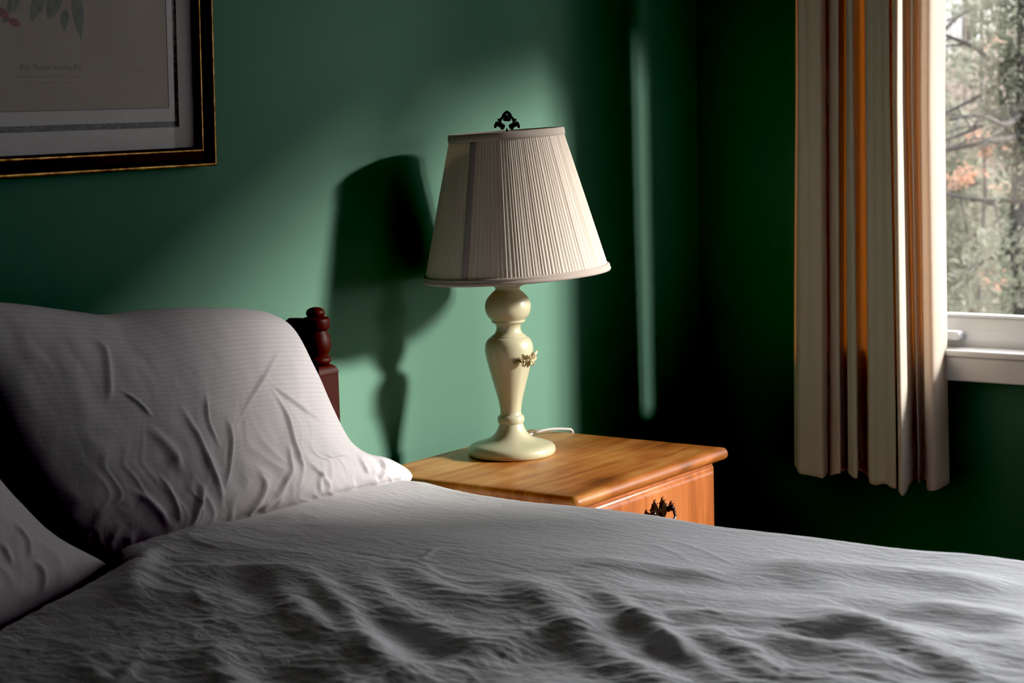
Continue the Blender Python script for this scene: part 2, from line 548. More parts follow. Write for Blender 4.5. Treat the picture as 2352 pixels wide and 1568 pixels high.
def curtain(name, yL, yR, zb, ztop, ctrl, label, flare, xbase=.888, seed=1, group=None):
    """ctrl: list of (fraction across 0..1, depth toward room). cloth hung as one sheet."""
    cs = spline([(a*.34, b) for a, b in ctrl], 760)
    fr, dp = cs[:, 0]/.34, cs[:, 1]
    nz = 60
    zs = np.concatenate([np.linspace(zb, zb+.03, 5)[:-1], np.linspace(zb+.03, ztop, nz-4)])
    V = []
    for k, z in enumerate(zs):
        h = (z-zb)/(ztop-zb)
        lo = max(0.0, 1-h*2.2)
        y = yL + (yR-yL)*fr
        y = y - flare*lo*(fr-.35)*.024 + .0025*np.sin(fr*21+seed)*math.sin(h*5+seed)
        wave = 1 + .10*lo*np.sin(fr*9+seed)
        x = xbase - dp*wave - .003*np.sin(fr*13+h*4+seed)*(1-h*.5) - .0015*np.sin(fr*70)*1.0
        zz = np.full_like(fr, z)
        if k < 5:
            zz = zz + (.004*np.sin(fr*17+seed) - .010*fr + .002*np.sin(fr*39))*(1-k/5)
        V.append(np.stack([x, y, zz], 1))
    V = np.concatenate(V)
    n = len(fr)
    F = [(k*n+i, k*n+i+1, (k+1)*n+i+1, (k+1)*n+i) for k in range(len(zs)-1) for i in range(n-1)]
    o = from_py(name, V, F, M['curtain'])
    md = o.modifiers.new('thick', 'SOLIDIFY'); md.thickness = .0012; md.offset = 0
    return tag(o, label, 'curtain', group)


def cf(px): return (px-1826)/(2162-1826)


ctl = [(1826, -.026), (1831, -.004), (1840, .018), (1860, .025), (1885, .030), (1893, .026), (1897, -.004), (1899, -.020),
       (1904, -.012), (1914, -.002), (1924, .004), (1930, .002), (1929, -.006), (1918, -.014), (1908, -.026), (1906, -.034), (1914, -.040), (1930, -.046), (1940, -.050),
       (1946, -.040), (1948, -.016), (1954, .004), (1962, .008), (1967, .002), (1964, -.010), (1956, -.024), (1954, -.040), (1962, -.052), (1976, -.058), (1986, -.050),
       (1990, -.020), (1998, .010), (2014, .022), (2030, .034), (2042, .050), (2050, .060), (2052, .050), (2044, .030), (2030, .012), (2010, -.004), (2002, -.020), (2010, -.034),
       (2030, -.036), (2046, -.018), (2056, .020), (2060, .070), (2066, .094), (2072, .090), (2077, .060), (2080, .004), (2084, -.030), (2092, -.026), (2098, -.012), (2104, -.036),
       (2112, -.042), (2118, -.010), (2126, .006), (2136, .004), (2146, -.016), (2156, -.050), (2166, -.086)]
ctl = [(cf(a+400*(b+.040)), b) for a, b in ctl]
curtain('curtain', -.099, -.424, .486, 2.2, ctl, 'beige pleated curtain hanging left of the window, short of the floor', 1.0)
ctr = []
rr = random.Random(4)
t = 0.0; sgn = 1
while t < 1.0:
    ctr.append((t, .028*sgn*rr.uniform(.6, 1.2))); sgn = -sgn; t += rr.uniform(.03, .06)
ctr.append((1.0, 0.0))
curtain('curtain', -2.58, -3.12, .486, 2.2, ctr, 'beige pleated curtain at the far end of the window, opposite the bed foot', 1.0, seed=5)

# ------------------------------------------------------------------ bed
BX0, BX1 = -1.88, -.345                    # mattress sides
bed = empty('bed', ((BX0+BX1)/2, -.9, 0), 'dark cherry wood bed with turned headboard posts and ball finials', 'bed')
PY = .118
PX = float(on_y(727, 780, PY)[0])


def post(x, y):
    bm = bmesh.new()
    s = .0245
    zb = on_y(750, 838, PY-s)[2]      # top of the square block's arched shoulder
    box(bm, (x-s, y-s, 0), (x+s, y+s, zb-.016), .0015, 1)
    n = 12                            # each face ends in a round arch
    ring0 = [bm.verts.new((x+a*s, y+b*s, zb-.0165)) for a, b in ((-1, -1), (1, -1), (1, 1), (-1, 1))]
    prev = ring0
    for k in range(1, n+1):
        t = k/n*math.pi/2
        r = max(s*math.cos(t)**.55, .013); z = zb-.0165+.0165*math.sin(t)
        ring = [bm.verts.new((x+a*r, y+b*r, z)) for a, b in ((-1, -1), (1, -1), (1, 1), (-1, 1))]
        for i in range(4):
            bm.faces.new((prev[i], prev[(i+1) % 4], ring[(i+1) % 4], ring[i]))
        prev = ring
    bm.faces.new(prev)
    h = [(-.002, .016), (0, .0195), (.003, .0225), (.0065, .0235), (.010, .0225), (.0125, .0195), (.0135, .0182), (.0155, .0185), (.020, .0215), (.028, .0238), (.036, .0240), (.044, .0226),
         (.051, .0198), (.055, .0182), (.0565, .0190), (.058, .0222), (.060, .0232), (.068, .0232), (.0735, .0232), (.0755, .0222), (.077, .0195), (.078, .014)]
    lathe(bm, [(zb+z, r) for z, r in h], 40, (x, y, 0))
    p = from_bm('headboard_post', bm, M['headboard'], bed, True)
    auto(p, 35)
    bm = bmesh.new()
    zq = zb+.077
    lathe(bm, [(zq-.001, .0125), (zq+.002, .0135), (zq+.004, .0150), (zq+.008, .0158), (zq+.012, .0142), (zq+.0155, .0095), (zq+.017, .003)], 32, (x, y, 0))
    f = from_bm('finial', bm, M['headboard'], None, True)
    fix_child(f, p); f.matrix_local = Matrix.Identity(4)
    return p


def fix_child(child, par):
    """keep world placement of geometry that was modelled in world coordinates"""
    child.parent = par
    child.matrix_parent_inverse = Matrix.Identity(4)


p1 = post(PX, PY)
p2 = post(BX0+.05, PY)
bm = bmesh.new()
# panel with gently shaped top rail
pts = []
xa, xb = BX0+.04, PX+.018
zp = float(on_y(672, 737, PY+.030)[2])
for i in range(61):
    u = i/60
    x = xa+(xb-xa)*u
    e_ = min(u, 1-u)*(xb-xa)          # distance from the nearer post
    z = zp - .010*(1-math.cos(min(e_, .20)/.20*math.pi))*.5*2 + (.004*math.sin(e_*90) if e_ < .07 else 0)
    pts.append((x, z))
fr = [bm.verts.new((x, PY+.030, z)) for x, z in pts] + [bm.verts.new((xb, PY+.030, .35)), bm.verts.new((xa, PY+.030, .35))]
bk = [bm.verts.new((v.co.x, PY+.052, v.co.z)) for v in fr]
bm.faces.new(fr[::-1]); bm.faces.new(bk)
for i in range(len(fr)):
    j = (i+1) % len(fr)
    bm.faces.new((fr[i], fr[j], bk[j], bk[i]))
M['panel'] = wood_mat('shaded_panel_wood', (.010, .003, .002), (.016, .004, .003), (.024, .006, .004), .6, .0, 'X', spec=.1)  # darkened copy of the cherry wood: the panel's shade is put into its colour
from_bm('headboard_panel', bm, M['panel'], bed)
bm = bmesh.new(); box(bm, (BX1-.03, -2.05, .22), (BX1-.008, PY-.034, .35), .004, 2); from_bm('side_rail', bm, M['headboard'], bed)
bm = bmesh.new(); box(bm, (BX0+.008, -2.05, .22), (BX0+.03, PY-.034, .35), .004, 2); from_bm('side_rail', bm, M['headboard'], bed)
bm = bmesh.new(); box(bm, (BX0+.02, -2.04, .30), (BX1-.03, .07, .46), .04, 4); from_bm('mattress', bm, M['mattress'], bed, True)
bm = bmesh.new(); box(bm, (BX0-.0, -2.11, 0), (BX1, -2.05, .50), .01, 2); from_bm('footboard', bm, M['headboard'], bed)

# ------------------------------------------------------------------ duvet (one draped sheet)
NXg, NYg = 560, 620
RX = -.312                                  # outer vertical face on the nightstand side
LX = -1.93
yy = np.linspace(.03, -2.03, NYg)
RAD = .075
s_top = (RX-RAD)-(LX+RAD)
arc = RAD*math.pi/2
drop = .20
s_all = np.concatenate([np.linspace(-drop-arc, -arc, 12)[:-1], np.linspace(-arc, 0, 14)[:-1], np.linspace(0, s_top, NXg-60)[:-1],
                        np.linspace(s_top, s_top+arc, 22)[:-1], np.linspace(s_top+arc, s_top+arc+drop, 15)])
S, Yg = np.meshgrid(s_all, yy)


def frame_at(S):
    """offset from the top plane: x, dz, normal(x,z)"""
    x = np.where(S < 0, 0, np.where(S > s_top, 0, S)) + LX+RAD
    dz = np.zeros_like(S); nx = np.zeros_like(S); nz = np.ones_like(S)
    for sg, cond, e in ((-1, S < 0, -S), (1, S > s_top, S-s_top)):
        a = np.clip(e/RAD, 0, math.pi/2)
        ex = np.maximum(e-arc, 0)
        cx = (LX+RAD) if sg < 0 else (RX-RAD)
        x = np.where(cond, cx+sg*RAD*np.sin(a), x)
        dz = np.where(cond, -(RAD-RAD*np.cos(a))-ex, dz)
        nx = np.where(cond, sg*np.sin(a), nx); nz = np.where(cond, np.cos(a), nz)
    return x, dz, nx, nz


Xg, DZ, NXn, NZn = frame_at(S)
# large form: crest runs from the pillow to the far right, falling toward the near side
zc = .675 + .018*np.exp(-((Xg+.80)/.30)**2) - .055*np.clip((-.95-Xg)/.5, 0, 1.6)**1.3
_m = np.clip((-.965-Xg)/.06, 0, 1); _m = _m*_m*(3-2*_m)
_y0 = -.046 - .078*_m
_q = np.clip((Yg-_y0)/.045, 0, 1); _q = _q*_q*(3-2*_q)
zc = zc + .006*np.exp(-((Yg-_y0+.03)/.05)**2) - .060*_q          # the sheet is tucked in below the pillows
zc = zc + .012*perlin(Xg*2.3, Yg*2.0, 3) + .008*perlin(Xg*5, Yg*4.2, 4)
hump = np.zeros_like(Xg)


def D(pts, width, height, taper=.25, skew=0.0):
    global hump
    poly = [tuple(on_z(px, py, .69)[:2]) for px, py in pts]
    hump = hump + stroke(Xg, Yg, poly, width*1.2, height*.48, taper, skew)


# main folds (photo pixels dropped on the bed plane)
D([(600, 1290), (645, 1350), (700, 1400), (780, 1437), (880, 1490), (1040, 1568)], .022, .020)
D([(645, 1303), (710, 1330), (780, 1385), (820, 1430), (915, 1515)], .017, .018)
D([(560, 1315), (590, 1350), (640, 1395)], .030, -.020)
D([(690, 1350), (760, 1405), (830, 1460)], .016, -.012)
D([(800, 1318), (875, 1375), (950, 1415), (1050, 1450), (1176, 1480)], .020, .014)
D([(860, 1400), (960, 1450), (1080, 1500)], .022, -.014)
D([(925, 1300), (975, 1340), (1050, 1370), (1176, 1382)], .018, .010)
D([(450, 1435), (540, 1500), (600, 1568)], .024, .018)
D([(520, 1450), (620, 1520), (690, 1568)], .022, -.012)
D([(700, 1450), (800, 1520), (870, 1568)], .024, .014)
D([(165, 1460), (260, 1490), (320, 1450)], .008, .007)
D([(260, 1490), (290, 1540), (310, 1568)], .010, .007)
D([(0, 1545), (110, 1552), (260, 1568)], .02, .014)
D([(440, 1350), (465, 1376), (480, 1372)], .006, .006)
D([(345, 1328), (460, 1350), (560, 1375), (640, 1388)], .005, .005)
D([(320, 1275), (335, 1295), (305, 1340), (300, 1375)], .022, .022)
D([(370, 1290), (372, 1310), (355, 1330)], .016, -.012)
D([(1090, 1330), (1176, 1350), (1251, 1380), (1326, 1440), (1426, 1510), (1526, 1568), (1620, 1630)], .026, .021)
D([(1200, 1410), (1300, 1480), (1440, 1568), (1560, 1640)], .030, -.008)
D([(1260, 1370), (1326, 1405), (1416, 1455), (1510, 1510), (1640, 1590)], .024, -.007, .35)
D([(1330, 1340), (1391, 1375), (1456, 1415), (1526, 1460), (1620, 1530), (1720, 1600)], .014, .014, .35)
D([(1500, 1450), (1545, 1480), (1570, 1520)], .007, .007)
D([(1851, 1390), (1926, 1425), (2051, 1475), (2176, 1530), (2300, 1590)], .026, .024)
D([(1910, 1375), (2010, 1405), (2150, 1430), (2352, 1470)], .030, -.016)
D([(1726, 1460), (1826, 1490), (1976, 1515), (2126, 1560)], .022, .016)
D([(1760, 1440), (1850, 1465), (1960, 1480)], .018, -.012)
D([(1676, 1302), (1826, 1296), (2026, 1302), (2176, 1318), (2352, 1362)], .040, .026)
D([(1400, 1325), (1600, 1345), (1780, 1350), (1930, 1338)], .040, -.016)
D([(2080, 1375), (2230, 1400), (2400, 1430)], .024, .012)
D([(1300, 1300), (1440, 1310), (1600, 1320), (1680, 1330)], .02, .009)
D([(1560, 1440), (1700, 1500), (1800, 1568)], .02, .012)
D([(640, 1205), (668, 1190), (700, 1188), (725, 1200)], .014, .006)
D([(655, 1215), (690, 1222), (725, 1210)], .016, -.007)
D([(965, 1300), (985, 1283), (1000, 1268)], .004, .006)
D([(800, 1270), (900, 1290), (960, 1300), (1010, 1330), (1080, 1345), (1176, 1345)], .004, .003)
D([(422, 1245), (440, 1258), (470, 1270), (560, 1282)], .0035, .004)
D([(1480, 1240), (1530, 1262), (1590, 1294)], .0035, .0025)
D([(1520, 1225), (1600, 1255), (1700, 1298)], .0035, .0025)
# crinkles that follow the length of the bed, stronger toward the foreground
near = np.clip((-.45-Xg)/.5, .35, 1.2)
cr = np.clip(ridged(Xg*15+1.5*perlin(Xg*6, Yg*6, 8), Yg*3.6, 5)-.5, 0, 1)*.0013
cr += np.clip(ridged(Xg*34+2*perlin(Xg*9, Yg*9, 9)+Yg*5, Yg*8.5-Xg*3, 6)-.5, 0, 1)*.0015
cr += np.clip(ridged(Xg*62+2*perlin(Xg*15, Yg*15, 2), Yg*16+Xg*10, 7)-.45, 0, 1)*.0014
cr += np.clip(ridged(Xg*100+3*perlin(Xg*20, Yg*20, 3), Yg*30, 17)-.4, 0, 1)*.0009
cr += .0022*perlin(Xg*14+Yg*10, Yg*7-Xg*5, 12)
# soft diagonal folds of the near half
cr += np.clip(ridged((Xg*.86+Yg*.5)*4.6+.8*perlin(Xg*3, Yg*3, 21), (Yg*.86-Xg*.5)*1.3, 15)-.35, 0, 1)*.013*np.clip((-.66-Xg)/.25, 0, 1)
cr += (perlin(Xg*26, Yg*22, 31)**2)*.003*np.clip((-.7-Xg)/.3, 0, 1)
Zg = zc + DZ
disp = hump + cr*near
topw = np.clip(NZn, .25, 1)
Xf = Xg + NXn*disp*topw + np.where(DZ < -.02, .010*np.sin(Yg*9)+.006*np.sin(Yg*23+1), 0)*np.sign(NXn+1e-9)*np.clip(-DZ/.15, 0, 1)
Zf = Zg + NZn*disp
V = np.stack([Xf.ravel(), Yg.ravel(), Zf.ravel()], 1)
nx = len(s_all)
idx = np.arange(NYg*nx).reshape(NYg, nx)
Fq = np.stack([idx[:-1, :-1], idx[1:, :-1], idx[1:, 1:], idx[:-1, 1:]], -1).reshape(-1, 4)
me = bpy.data.meshes.new('duvet'); me.from_pydata(V.tolist(), [], Fq.tolist()); me.update()
duvet = link('duvet', me, M['duvet'])
tag(duvet, 'crinkled pale grey cotton duvet spread over the bed', 'duvet')

# ------------------------------------------------------------------ pillows


def pillow(name, top, right, bottom, left, front, back, wr, label, seed, sag=0.0, nu=300, nv=230):
    """four edge curves (3-D) make a Coons patch; the front and back are blown out from it."""
    T = spline(top, nu); B = spline(bottom, nu); Rr = spline(right, nv); Ll = spline(left, nv)   # top: left->right, sides: top->bottom
    u = np.linspace(0, 1, nu); v = np.linspace(0, 1, nv)
    U, Vv = np.meshgrid(u, v)
    U3, V3 = U[..., None], Vv[..., None]
    P = (1-V3)*T[None]+V3*B[None]+(1-U3)*Ll[:, None]+U3*Rr[:, None]
    P -= (1-U3)*(1-V3)*T[0]+U3*(1-V3)*T[-1]+(1-U3)*V3*B[0]+U3*V3*B[-1]
    dU = np.gradient(P, axis=1); dV = np.gradient(P, axis=0)
    Nn = np.cross(dU, dV); Nn /= np.linalg.norm(Nn, axis=-1, keepdims=True)+1e-12
    if (Nn[..., 1].mean()) > 0: Nn = -Nn
    fu = np.clip(1-(2*U-1)**2, 0, 1); fv = np.clip(1-(2*Vv-1)**2, 0, 1)
    shape = (fu**.40)*(fv**.5)
    side = []
    for k, amt in ((0, front), (1, back)):
        sg = 1 if k == 0 else -1
        ds = amt*shape
        Q = P + sg*Nn*ds[..., None]
        if k == 0:
            pxx, pyy = project(Q)
            w = np.zeros_like(U)
            for pts, wd, ht in wr:
                w += stroke(pxx, pyy, pts, wd*.8, ht*.75, .35)
            w += .0028*perlin(U*9+Vv*3, Vv*5, seed)*1.5 + .0016*perlin(U*24, Vv*11+U*6, seed+1)
            w += np.clip(ridged(U*16+Vv*4+perlin(U*6, Vv*6, seed+5), Vv*3.5, seed+2)-.55, 0, 1)*.004*np.clip((Vv-.35)/.4, 0, 1)
            edge = np.clip(np.minimum(np.minimum(U, 1-U), np.minimum(Vv, 1-Vv))/.05, 0, 1)
            Q = Q + Nn*(w*edge)[..., None]
        side.append(Q)
    fr_, bk_ = side
    idx = np.arange(nu*nv).reshape(nv, nu)
    V = np.concatenate([fr_.reshape(-1, 3), bk_.reshape(-1, 3)])
    off = nu*nv
    quads = np.stack([idx[:-1, :-1], idx[1:, :-1], idx[1:, 1:], idx[:-1, 1:]], -1).reshape(-1, 4)
    F = quads.tolist() + (quads[:, ::-1]+off).tolist()
    me = bpy.data.meshes.new(name); me.from_pydata(V.tolist(), [], F)
    uvl = me.uv_layers.new(name='UVMap')
    uu = np.concatenate([U.ravel(), U.ravel()]); vv = np.concatenate([Vv.ravel(), Vv.ravel()])
    li = np.zeros(len(me.loops), dtype=np.int32); me.loops.foreach_get('vertex_index', li)
    uvl.data.foreach_set('uv', np.stack([uu[li], vv[li]], 1).ravel())
    bm = bmesh.new(); bm.from_mesh(me)
    bmesh.ops.remove_doubles(bm, verts=bm.verts, dist=1e-5)
    bmesh.ops.recalc_face_normals(bm, faces=bm.faces)
    bm.to_mesh(me); bm.free()
    o = link(name, me, M['pillow'])
    return tag(o, label, 'pillow')


def yp(lst):
    return [tuple(on_y(px, py, y)) for px, py, y in lst]


top1 = yp([(-110, 700, .05), (-20, 694, .055), (60, 700, .055), (180, 716, .06), (240, 722, .06), (320, 712, .06), (420, 706, .06), (540, 708, .06), (612, 716, .06)])
right1 = yp([(612, 716, .06), (664, 756, .055), (710, 850, .045), (750, 945, .03), (788, 1012, .012), (836, 1042, 0), (885, 1052, -.01), (930, 1074, -.015), (948, 1092, -.018)])
bot1 = yp([(205, 1290, .035), (300, 1268, .03), (420, 1242, .025), (560, 1200, .015), (700, 1166, .0), (820, 1138, -.008), (900, 1121, -.014), (938, 1107, -.018), (948, 1092, -.018)])
left1 = yp([(-110, 700, .05), (-80, 790, .05), (-30, 880, .05), (12, 980, .05), (62, 1085, .05), (122, 1195, .045), (205, 1290, .035)])
wr1 = [([(653, 790), (612, 855), (580, 908), (547, 990)], 6, .006), ([(608, 860), (637, 892), (702, 941), (759, 978)], 6, .006),
       ([(612, 872), (653, 945), (673, 1015), (694, 1072), (678, 1141)], 6, .008), ([(522, 949), (530, 1006), (526, 1068), (514, 1129)], 6, .008),
       ([(473, 892), (477, 957), (506, 1031)], 5, .006), ([(273, 892), (318, 925), (355, 962)], 5, .006),
       ([(408, 917), (449, 990), (482, 1068), (506, 1129), (512, 1180)], 8, .009), ([(465, 1100), (457, 1162), (433, 1223)], 9, .010),
       ([(669, 1068), (637, 1137), (580, 1180)], 8, .008), ([(747, 1060), (731, 1108), (739, 1140)], 7, .006),
       ([(700, 1050), (745, 1100), (760, 1130)], 7, .006), ([(590, 1070), (608, 1110), (585, 1160), (540, 1190)], 9, .009),
       ([(660, 1010), (668, 1080), (640, 1120)], 6, .006), ([(330, 970), (390, 1030), (420, 1100)], 14, .007),
       ([(857, 1035), (880, 1070), (868, 1105)], 7, .010), ([(820, 1045), (850, 1090)], 6, .006), ([(590, 880), (560, 960), (540, 1000)], 5, -.003),
       ([(300, 1120), (350, 1160), (400, 1220)], 12, .008), ([(360, 1080), (400, 1150), (420, 1210)], 8, .006),
       ([(190, 770), (240, 800), (250, 900), (245, 940)], 10, .006)]
pil1 = pillow('pillow', top1, right1, bot1, left1, .076, .035, wr1, 'large white pillow with a wrinkled sateen case, propped upright against the headboard beside the nightstand', 30)

top2 = [(-1.93, .045, .98), (-1.7, .05, 1.0), (-1.47, .04, .985), (-1.31, .02, .93)]
right2 = [(-1.31, .02, .93)] + yp([(-78, 1030, .0), (-20, 1095, -.015), (40, 1160, -.025), (122, 1234, -.035), (248, 1295, -.045)])
bot2 = [(-1.95, -.075, .635), (-1.6, -.08, .635), (-1.27, -.078, .640)] + yp([(115, 1385, -.066), (248, 1295, -.045)])
left2 = [(-1.93, .045, .98), (-1.97, .01, .84), (-1.95, -.075, .635)]
wr2 = [([(30, 1190), (60, 1240), (70, 1290)], 7, .006), ([(75, 1280), (100, 1320), (92, 1370)], 8, .007), ([(0, 1240), (30, 1300)], 8, .006),
       ([(200, 1250), (235, 1290), (225, 1310)], 6, .006)]
pil2 = pillow('pillow', top2, right2, bot2, left2, .07, .03, wr2, 'white striped pillow in the near left corner, standing in front of the propped pillow', 50)

# ------------------------------------------------------------------ nightstand
NZ = .66
nx0, nx1, ny0, ny1 = -.258, .240, -.310, .118
ns = empty('nightstand', ((nx0+nx1)/2, (ny0+ny1)/2, 0), 'stained wood nightstand with a moulded top and one visible drawer, between bed and window', 'nightstand')
bm = bmesh.new()
tk = .021
prof = [(-.012, -tk), (-.004, -tk), (0, -tk*.78), (.0008, -tk*.5), (-.001, -tk*.28), (-.0045, -tk*.1), (-.010, -.0006), (-.016, 0)]
rings = []
for o_, dz in prof:
    a0, a1, b0, b1 = nx0-o_, nx1+o_, ny0-o_, ny1+o_*.2
    ring = []
    rc = .012+o_
    rc = max(rc, .003)
    for cx, cy, a_ in ((a1-rc, b0+rc, -90), (a1-rc, b1-rc, 0), (a0+rc, b1-rc, 90), (a0+rc, b0+rc, 180)):
        for k in range(6):
            t = math.radians(a_+k*18)
            ring.append(bm.verts.new((cx+rc*math.cos(t), cy+rc*math.sin(t), NZ+dz)))
    rings.append(ring)
for a, b in zip(rings, rings[1:]):
    n = len(a)
    for i in range(n):
        bm.faces.new((a[i], a[(i+1) % n], b[(i+1) % n], b[i]))
bm.faces.new(rings[-1]); bm.faces.new(rings[0][::-1])
ot = from_bm('tabletop', bm, M['top'], ns); auto(ot, 50)
cx0, cx1, cy0, cy1 = nx0+.022, nx1-.024, ny0+.022, ny1-.006
bm = bmesh.new()
box(bm, (cx0, cy0+.018, .05), (cx0+.018, cy1, NZ-tk)); box(bm, (cx1-.018, cy0+.018, .05), (cx1, cy1, NZ-tk))
box(bm, (cx0+.018, cy1-.01, .05), (cx1-.018, cy1, NZ-tk))
box(bm, (cx0, cy0, .05), (cx0+.02, cy0+.018, NZ-tk), .0015, 1); box(bm, (cx1-.02, cy0, .05), (cx1, cy0+.018, NZ-tk), .0015, 1)
box(bm, (cx0+.02, cy0, NZ-tk-.012), (cx1-.02, cy0+.018, NZ-tk)); box(bm, (cx0+.02, cy0, .05), (cx1-.02, cy0+.018, .09))
box(bm, (cx0+.018, cy0+.018, .05), (cx1-.018, cy1-.01, .07))
box(bm, (cx0-.004, cy0-.004, 0), (cx1+.004, cy1, .055), .004, 2)
from_bm('case', bm, M['case'], ns)
# drawer front: lipped, with a bevelled edge
dz1 = NZ-tk-.011; dz0 = dz1-.175


def drawer(z0, z1):
    bm = bmesh.new()
    a0, a1 = cx0+.007, cx1-.006
    prof = [(0, .0), (0, .004), (.003, .0065), (.006, .0072), (.0085, .0085), (.011, .011), (.015, .0115)]
    rings = []
    for ins, out in prof:
        rings.append([bm.verts.new((x, cy0-out, z)) for x, z in ((a0+ins, z0+ins), (a1-ins, z0+ins), (a1-ins, z1-ins), (a0+ins, z1-ins))])
    for a, b in zip(rings, rings[1:]):
        for i in range(4):
            bm.faces.new((a[i], a[(i+1) % 4], b[(i+1) % 4], b[i]))
    bm.faces.new(rings[-1]); bm.faces.new(rings[0][::-1])
    box(bm, (a0+.02, cy0+.001, z0+.012), (a1-.02, cy1-.03, z1-.02))
    d = from_bm('drawer', bm, M['drawer'], ns); auto(d, 30)
    return d


dr = drawer(dz0, dz1)
dr2 = drawer(dz0-.19, dz0-.012)


def pull(par, cz, cxm):
    yf = cy0-.0118
    bm = bmesh.new()

    def lobe(pts, dpt, y0=yf):
        f = [bm.verts.new((cxm+a, y0, cz+b)) for a, b in pts]
        ca = sum(a for a, b in pts)/len(pts); cb = sum(b for a, b in pts)/len(pts)
        k = [bm.verts.new((cxm+ca+(a-ca)*.72, y0-dpt, cz+cb+(b-cb)*.72)) for a, b in pts]
        bm.faces.new(k)
        bm.faces.new(f[::-1])
        for i in range(len(f)):
            j = (i+1) % len(f)
            bm.faces.new((f[i], f[j], k[j], k[i]))

    for s in (-1, 1):
        lf = [(.0015, -.010), (.002, .002), (.006, .011), (.0125, .018), (.019, .012), (.0255, .004), (.028, -.006), (.022, -.016), (.014, -.022), (.006, -.018)]
        lobe([(s*a, b) for a, b in lf], .004)
        lw = [(.026, -.006), (.034, .002), (.041, .006), (.046, .001), (.043, -.008), (.034, -.012)]
        lobe([(s*a, b) for a, b in lw], .003)
        for a, b in ((.0055, .011), (.0125, .0185), (.019, .0125), (.0255, .0045), (.041, .0065), (.047, .001)):
            ball(bm, (cxm+s*a, yf-.002, cz+b), .0014, 1)
        ball(bm, (cxm+s*.030, yf-.008, cz-.002), .0062, 2)
    tube(bm, [(cxm-.030, yf-.012, cz-.002), (cxm-.030, yf-.016, cz-.016), (cxm-.018, yf-.017, cz-.026), (cxm, yf-.017, cz-.024), (cxm+.018, yf-.017, cz-.026), (cxm+.030, yf-.016, cz-.016), (cxm+.030, yf-.012, cz-.002)], .0028, 8)
    o = from_bm('drawer_pull', bm, M['brass'], None, False)
    auto(o, 35)
    fix_child(o, par); o.matrix_local = Matrix.Identity(4)
    tag(o, 'blackened ornate drawer pull')


hp = on_y(1512, 1164, cy0-.012)
pull(dr, hp[2]-.004, hp[0])
pull(dr2, hp[2]-.19, hp[0])

# ------------------------------------------------------------------ lamp
LB = Vector((0, 0, NZ))
lamp = empty('table_lamp', LB, 'cream turned table lamp with a pleated beige shade, standing on the nightstand', 'lamp')


def lean_plane(px, py):
    """pixel -> vertical plane through the lamp axis facing the camera"""
    d = ray(px, py)
    t = -(CAM @ FH)/(d @ FH)
    return CAM + d*t


prof = [(0, .0745), (.001, .0765), (.006, .0785), (.012, .0780), (.0165, .0745), (.0195, .067), (.0225, .057), (.026, .046), (.030, .0375), (.036, .0305), (.043, .0258), (.050, .0228), (.0555, .0212),
        (.0565, .0222), (.0585, .0236), (.062, .0242), (.0655, .0240), (.069, .0226), (.0705, .0205), (.0715, .0192), (.078, .0184), (.090, .0200), (.105, .0232), (.124, .0283), (.147, .0345), (.165, .0389), (.178, .0420),
        (.188, .0432), (.197, .0424), (.204, .0398), (.2085, .0362), (.2105, .0335), (.2115, .0310), (.213, .0303), (.2145, .0285), (.217, .0250), (.221, .0226), (.226, .0214), (.231, .0217), (.2345, .0240),
        (.2365, .0272), (.2375, .0296), (.2395, .0300), (.241, .0296), (.242, .0300), (.246, .0345), (.252, .0382), (.259, .0402), (.265, .0408), (.271, .0402), (.278, .0378), (.284, .0335), (.2875, .0298), (.2885, .0290), (.291, .0265),
        (.2935, .0228), (.297, .0212), (.2995, .0222), (.302, .0262), (.3032, .0300), (.305, .0316), (.3075, .0318), (.310, .0300), (.315, .024), (.330, .020), (.340, .017), (.350, .012)]
bm = bmesh.new(); lathe(bm, [(NZ+z+.0006, r) for z, r in prof], 96)
ob = from_bm('lamp_base', bm, M['cream'], lamp, True); auto(ob, 60)

# relief flowers on the vase
bm = bmesh.new()


def on_vase(px, py, out=0.0):
    P = Vector(lean_plane(px, py))
    hz = P.z-NZ
    zz = [z for z, r in prof]; r0 = np.interp(hz, zz, [r for z, r in prof])
    a = P.x*RH[0]+P.y*RH[1]
    a = max(-r0*.995, min(r0*.995, a))
    dep = -math.sqrt(max(r0*r0-a*a, 0))
    nrm = Vector(RH)*(a/r0)+Vector(FH)*(dep/r0)
    return Vector(RH)*a+Vector(FH)*dep+Vector((0, 0, P.z)) + nrm*out, nrm


def petal(c, tip, wid, lift, cup=.003):
    p0, n0 = on_vase(*c); p1, n1 = on_vase(*tip)
    d = p1-p0; sd = d.cross(n0).normalized()
    rows = []
    for i in range(6):
        t = i/5
        w = wid*math.sin(math.pi*(.12+.83*t))**.8
        pc = p0+d*t+n0*(.001+lift*math.sin(t*math.pi*.6))
        rows.append([bm.verts.new(pc+sd*w*s+n0*(cup*abs(s)**1.5)) for s in (-1, -.5, 0, .5, 1)])
    low = []
    for r in rows:
        low.append([bm.verts.new(v.co-n0*.0018) for v in r])
    for a, b in zip(rows, rows[1:]):
        for k in range(4): bm.faces.new((a[k], a[k+1], b[k+1], b[k]))
    for a, b in zip(low, low[1:]):
        for k in range(4): bm.faces.new((b[k], b[k+1], a[k+1], a[k]))
    for k in (0, 4):
        for i in range(5):
            bm.faces.new((rows[i][k], rows[i+1][k], low[i+1][k], low[i][k]))
    for k in range(4):
        bm.faces.new((rows[0][k], rows[0][k+1], low[0][k+1], low[0][k])); bm.faces.new((rows[5][k], rows[5][k+1], low[5][k+1], low[5][k]))


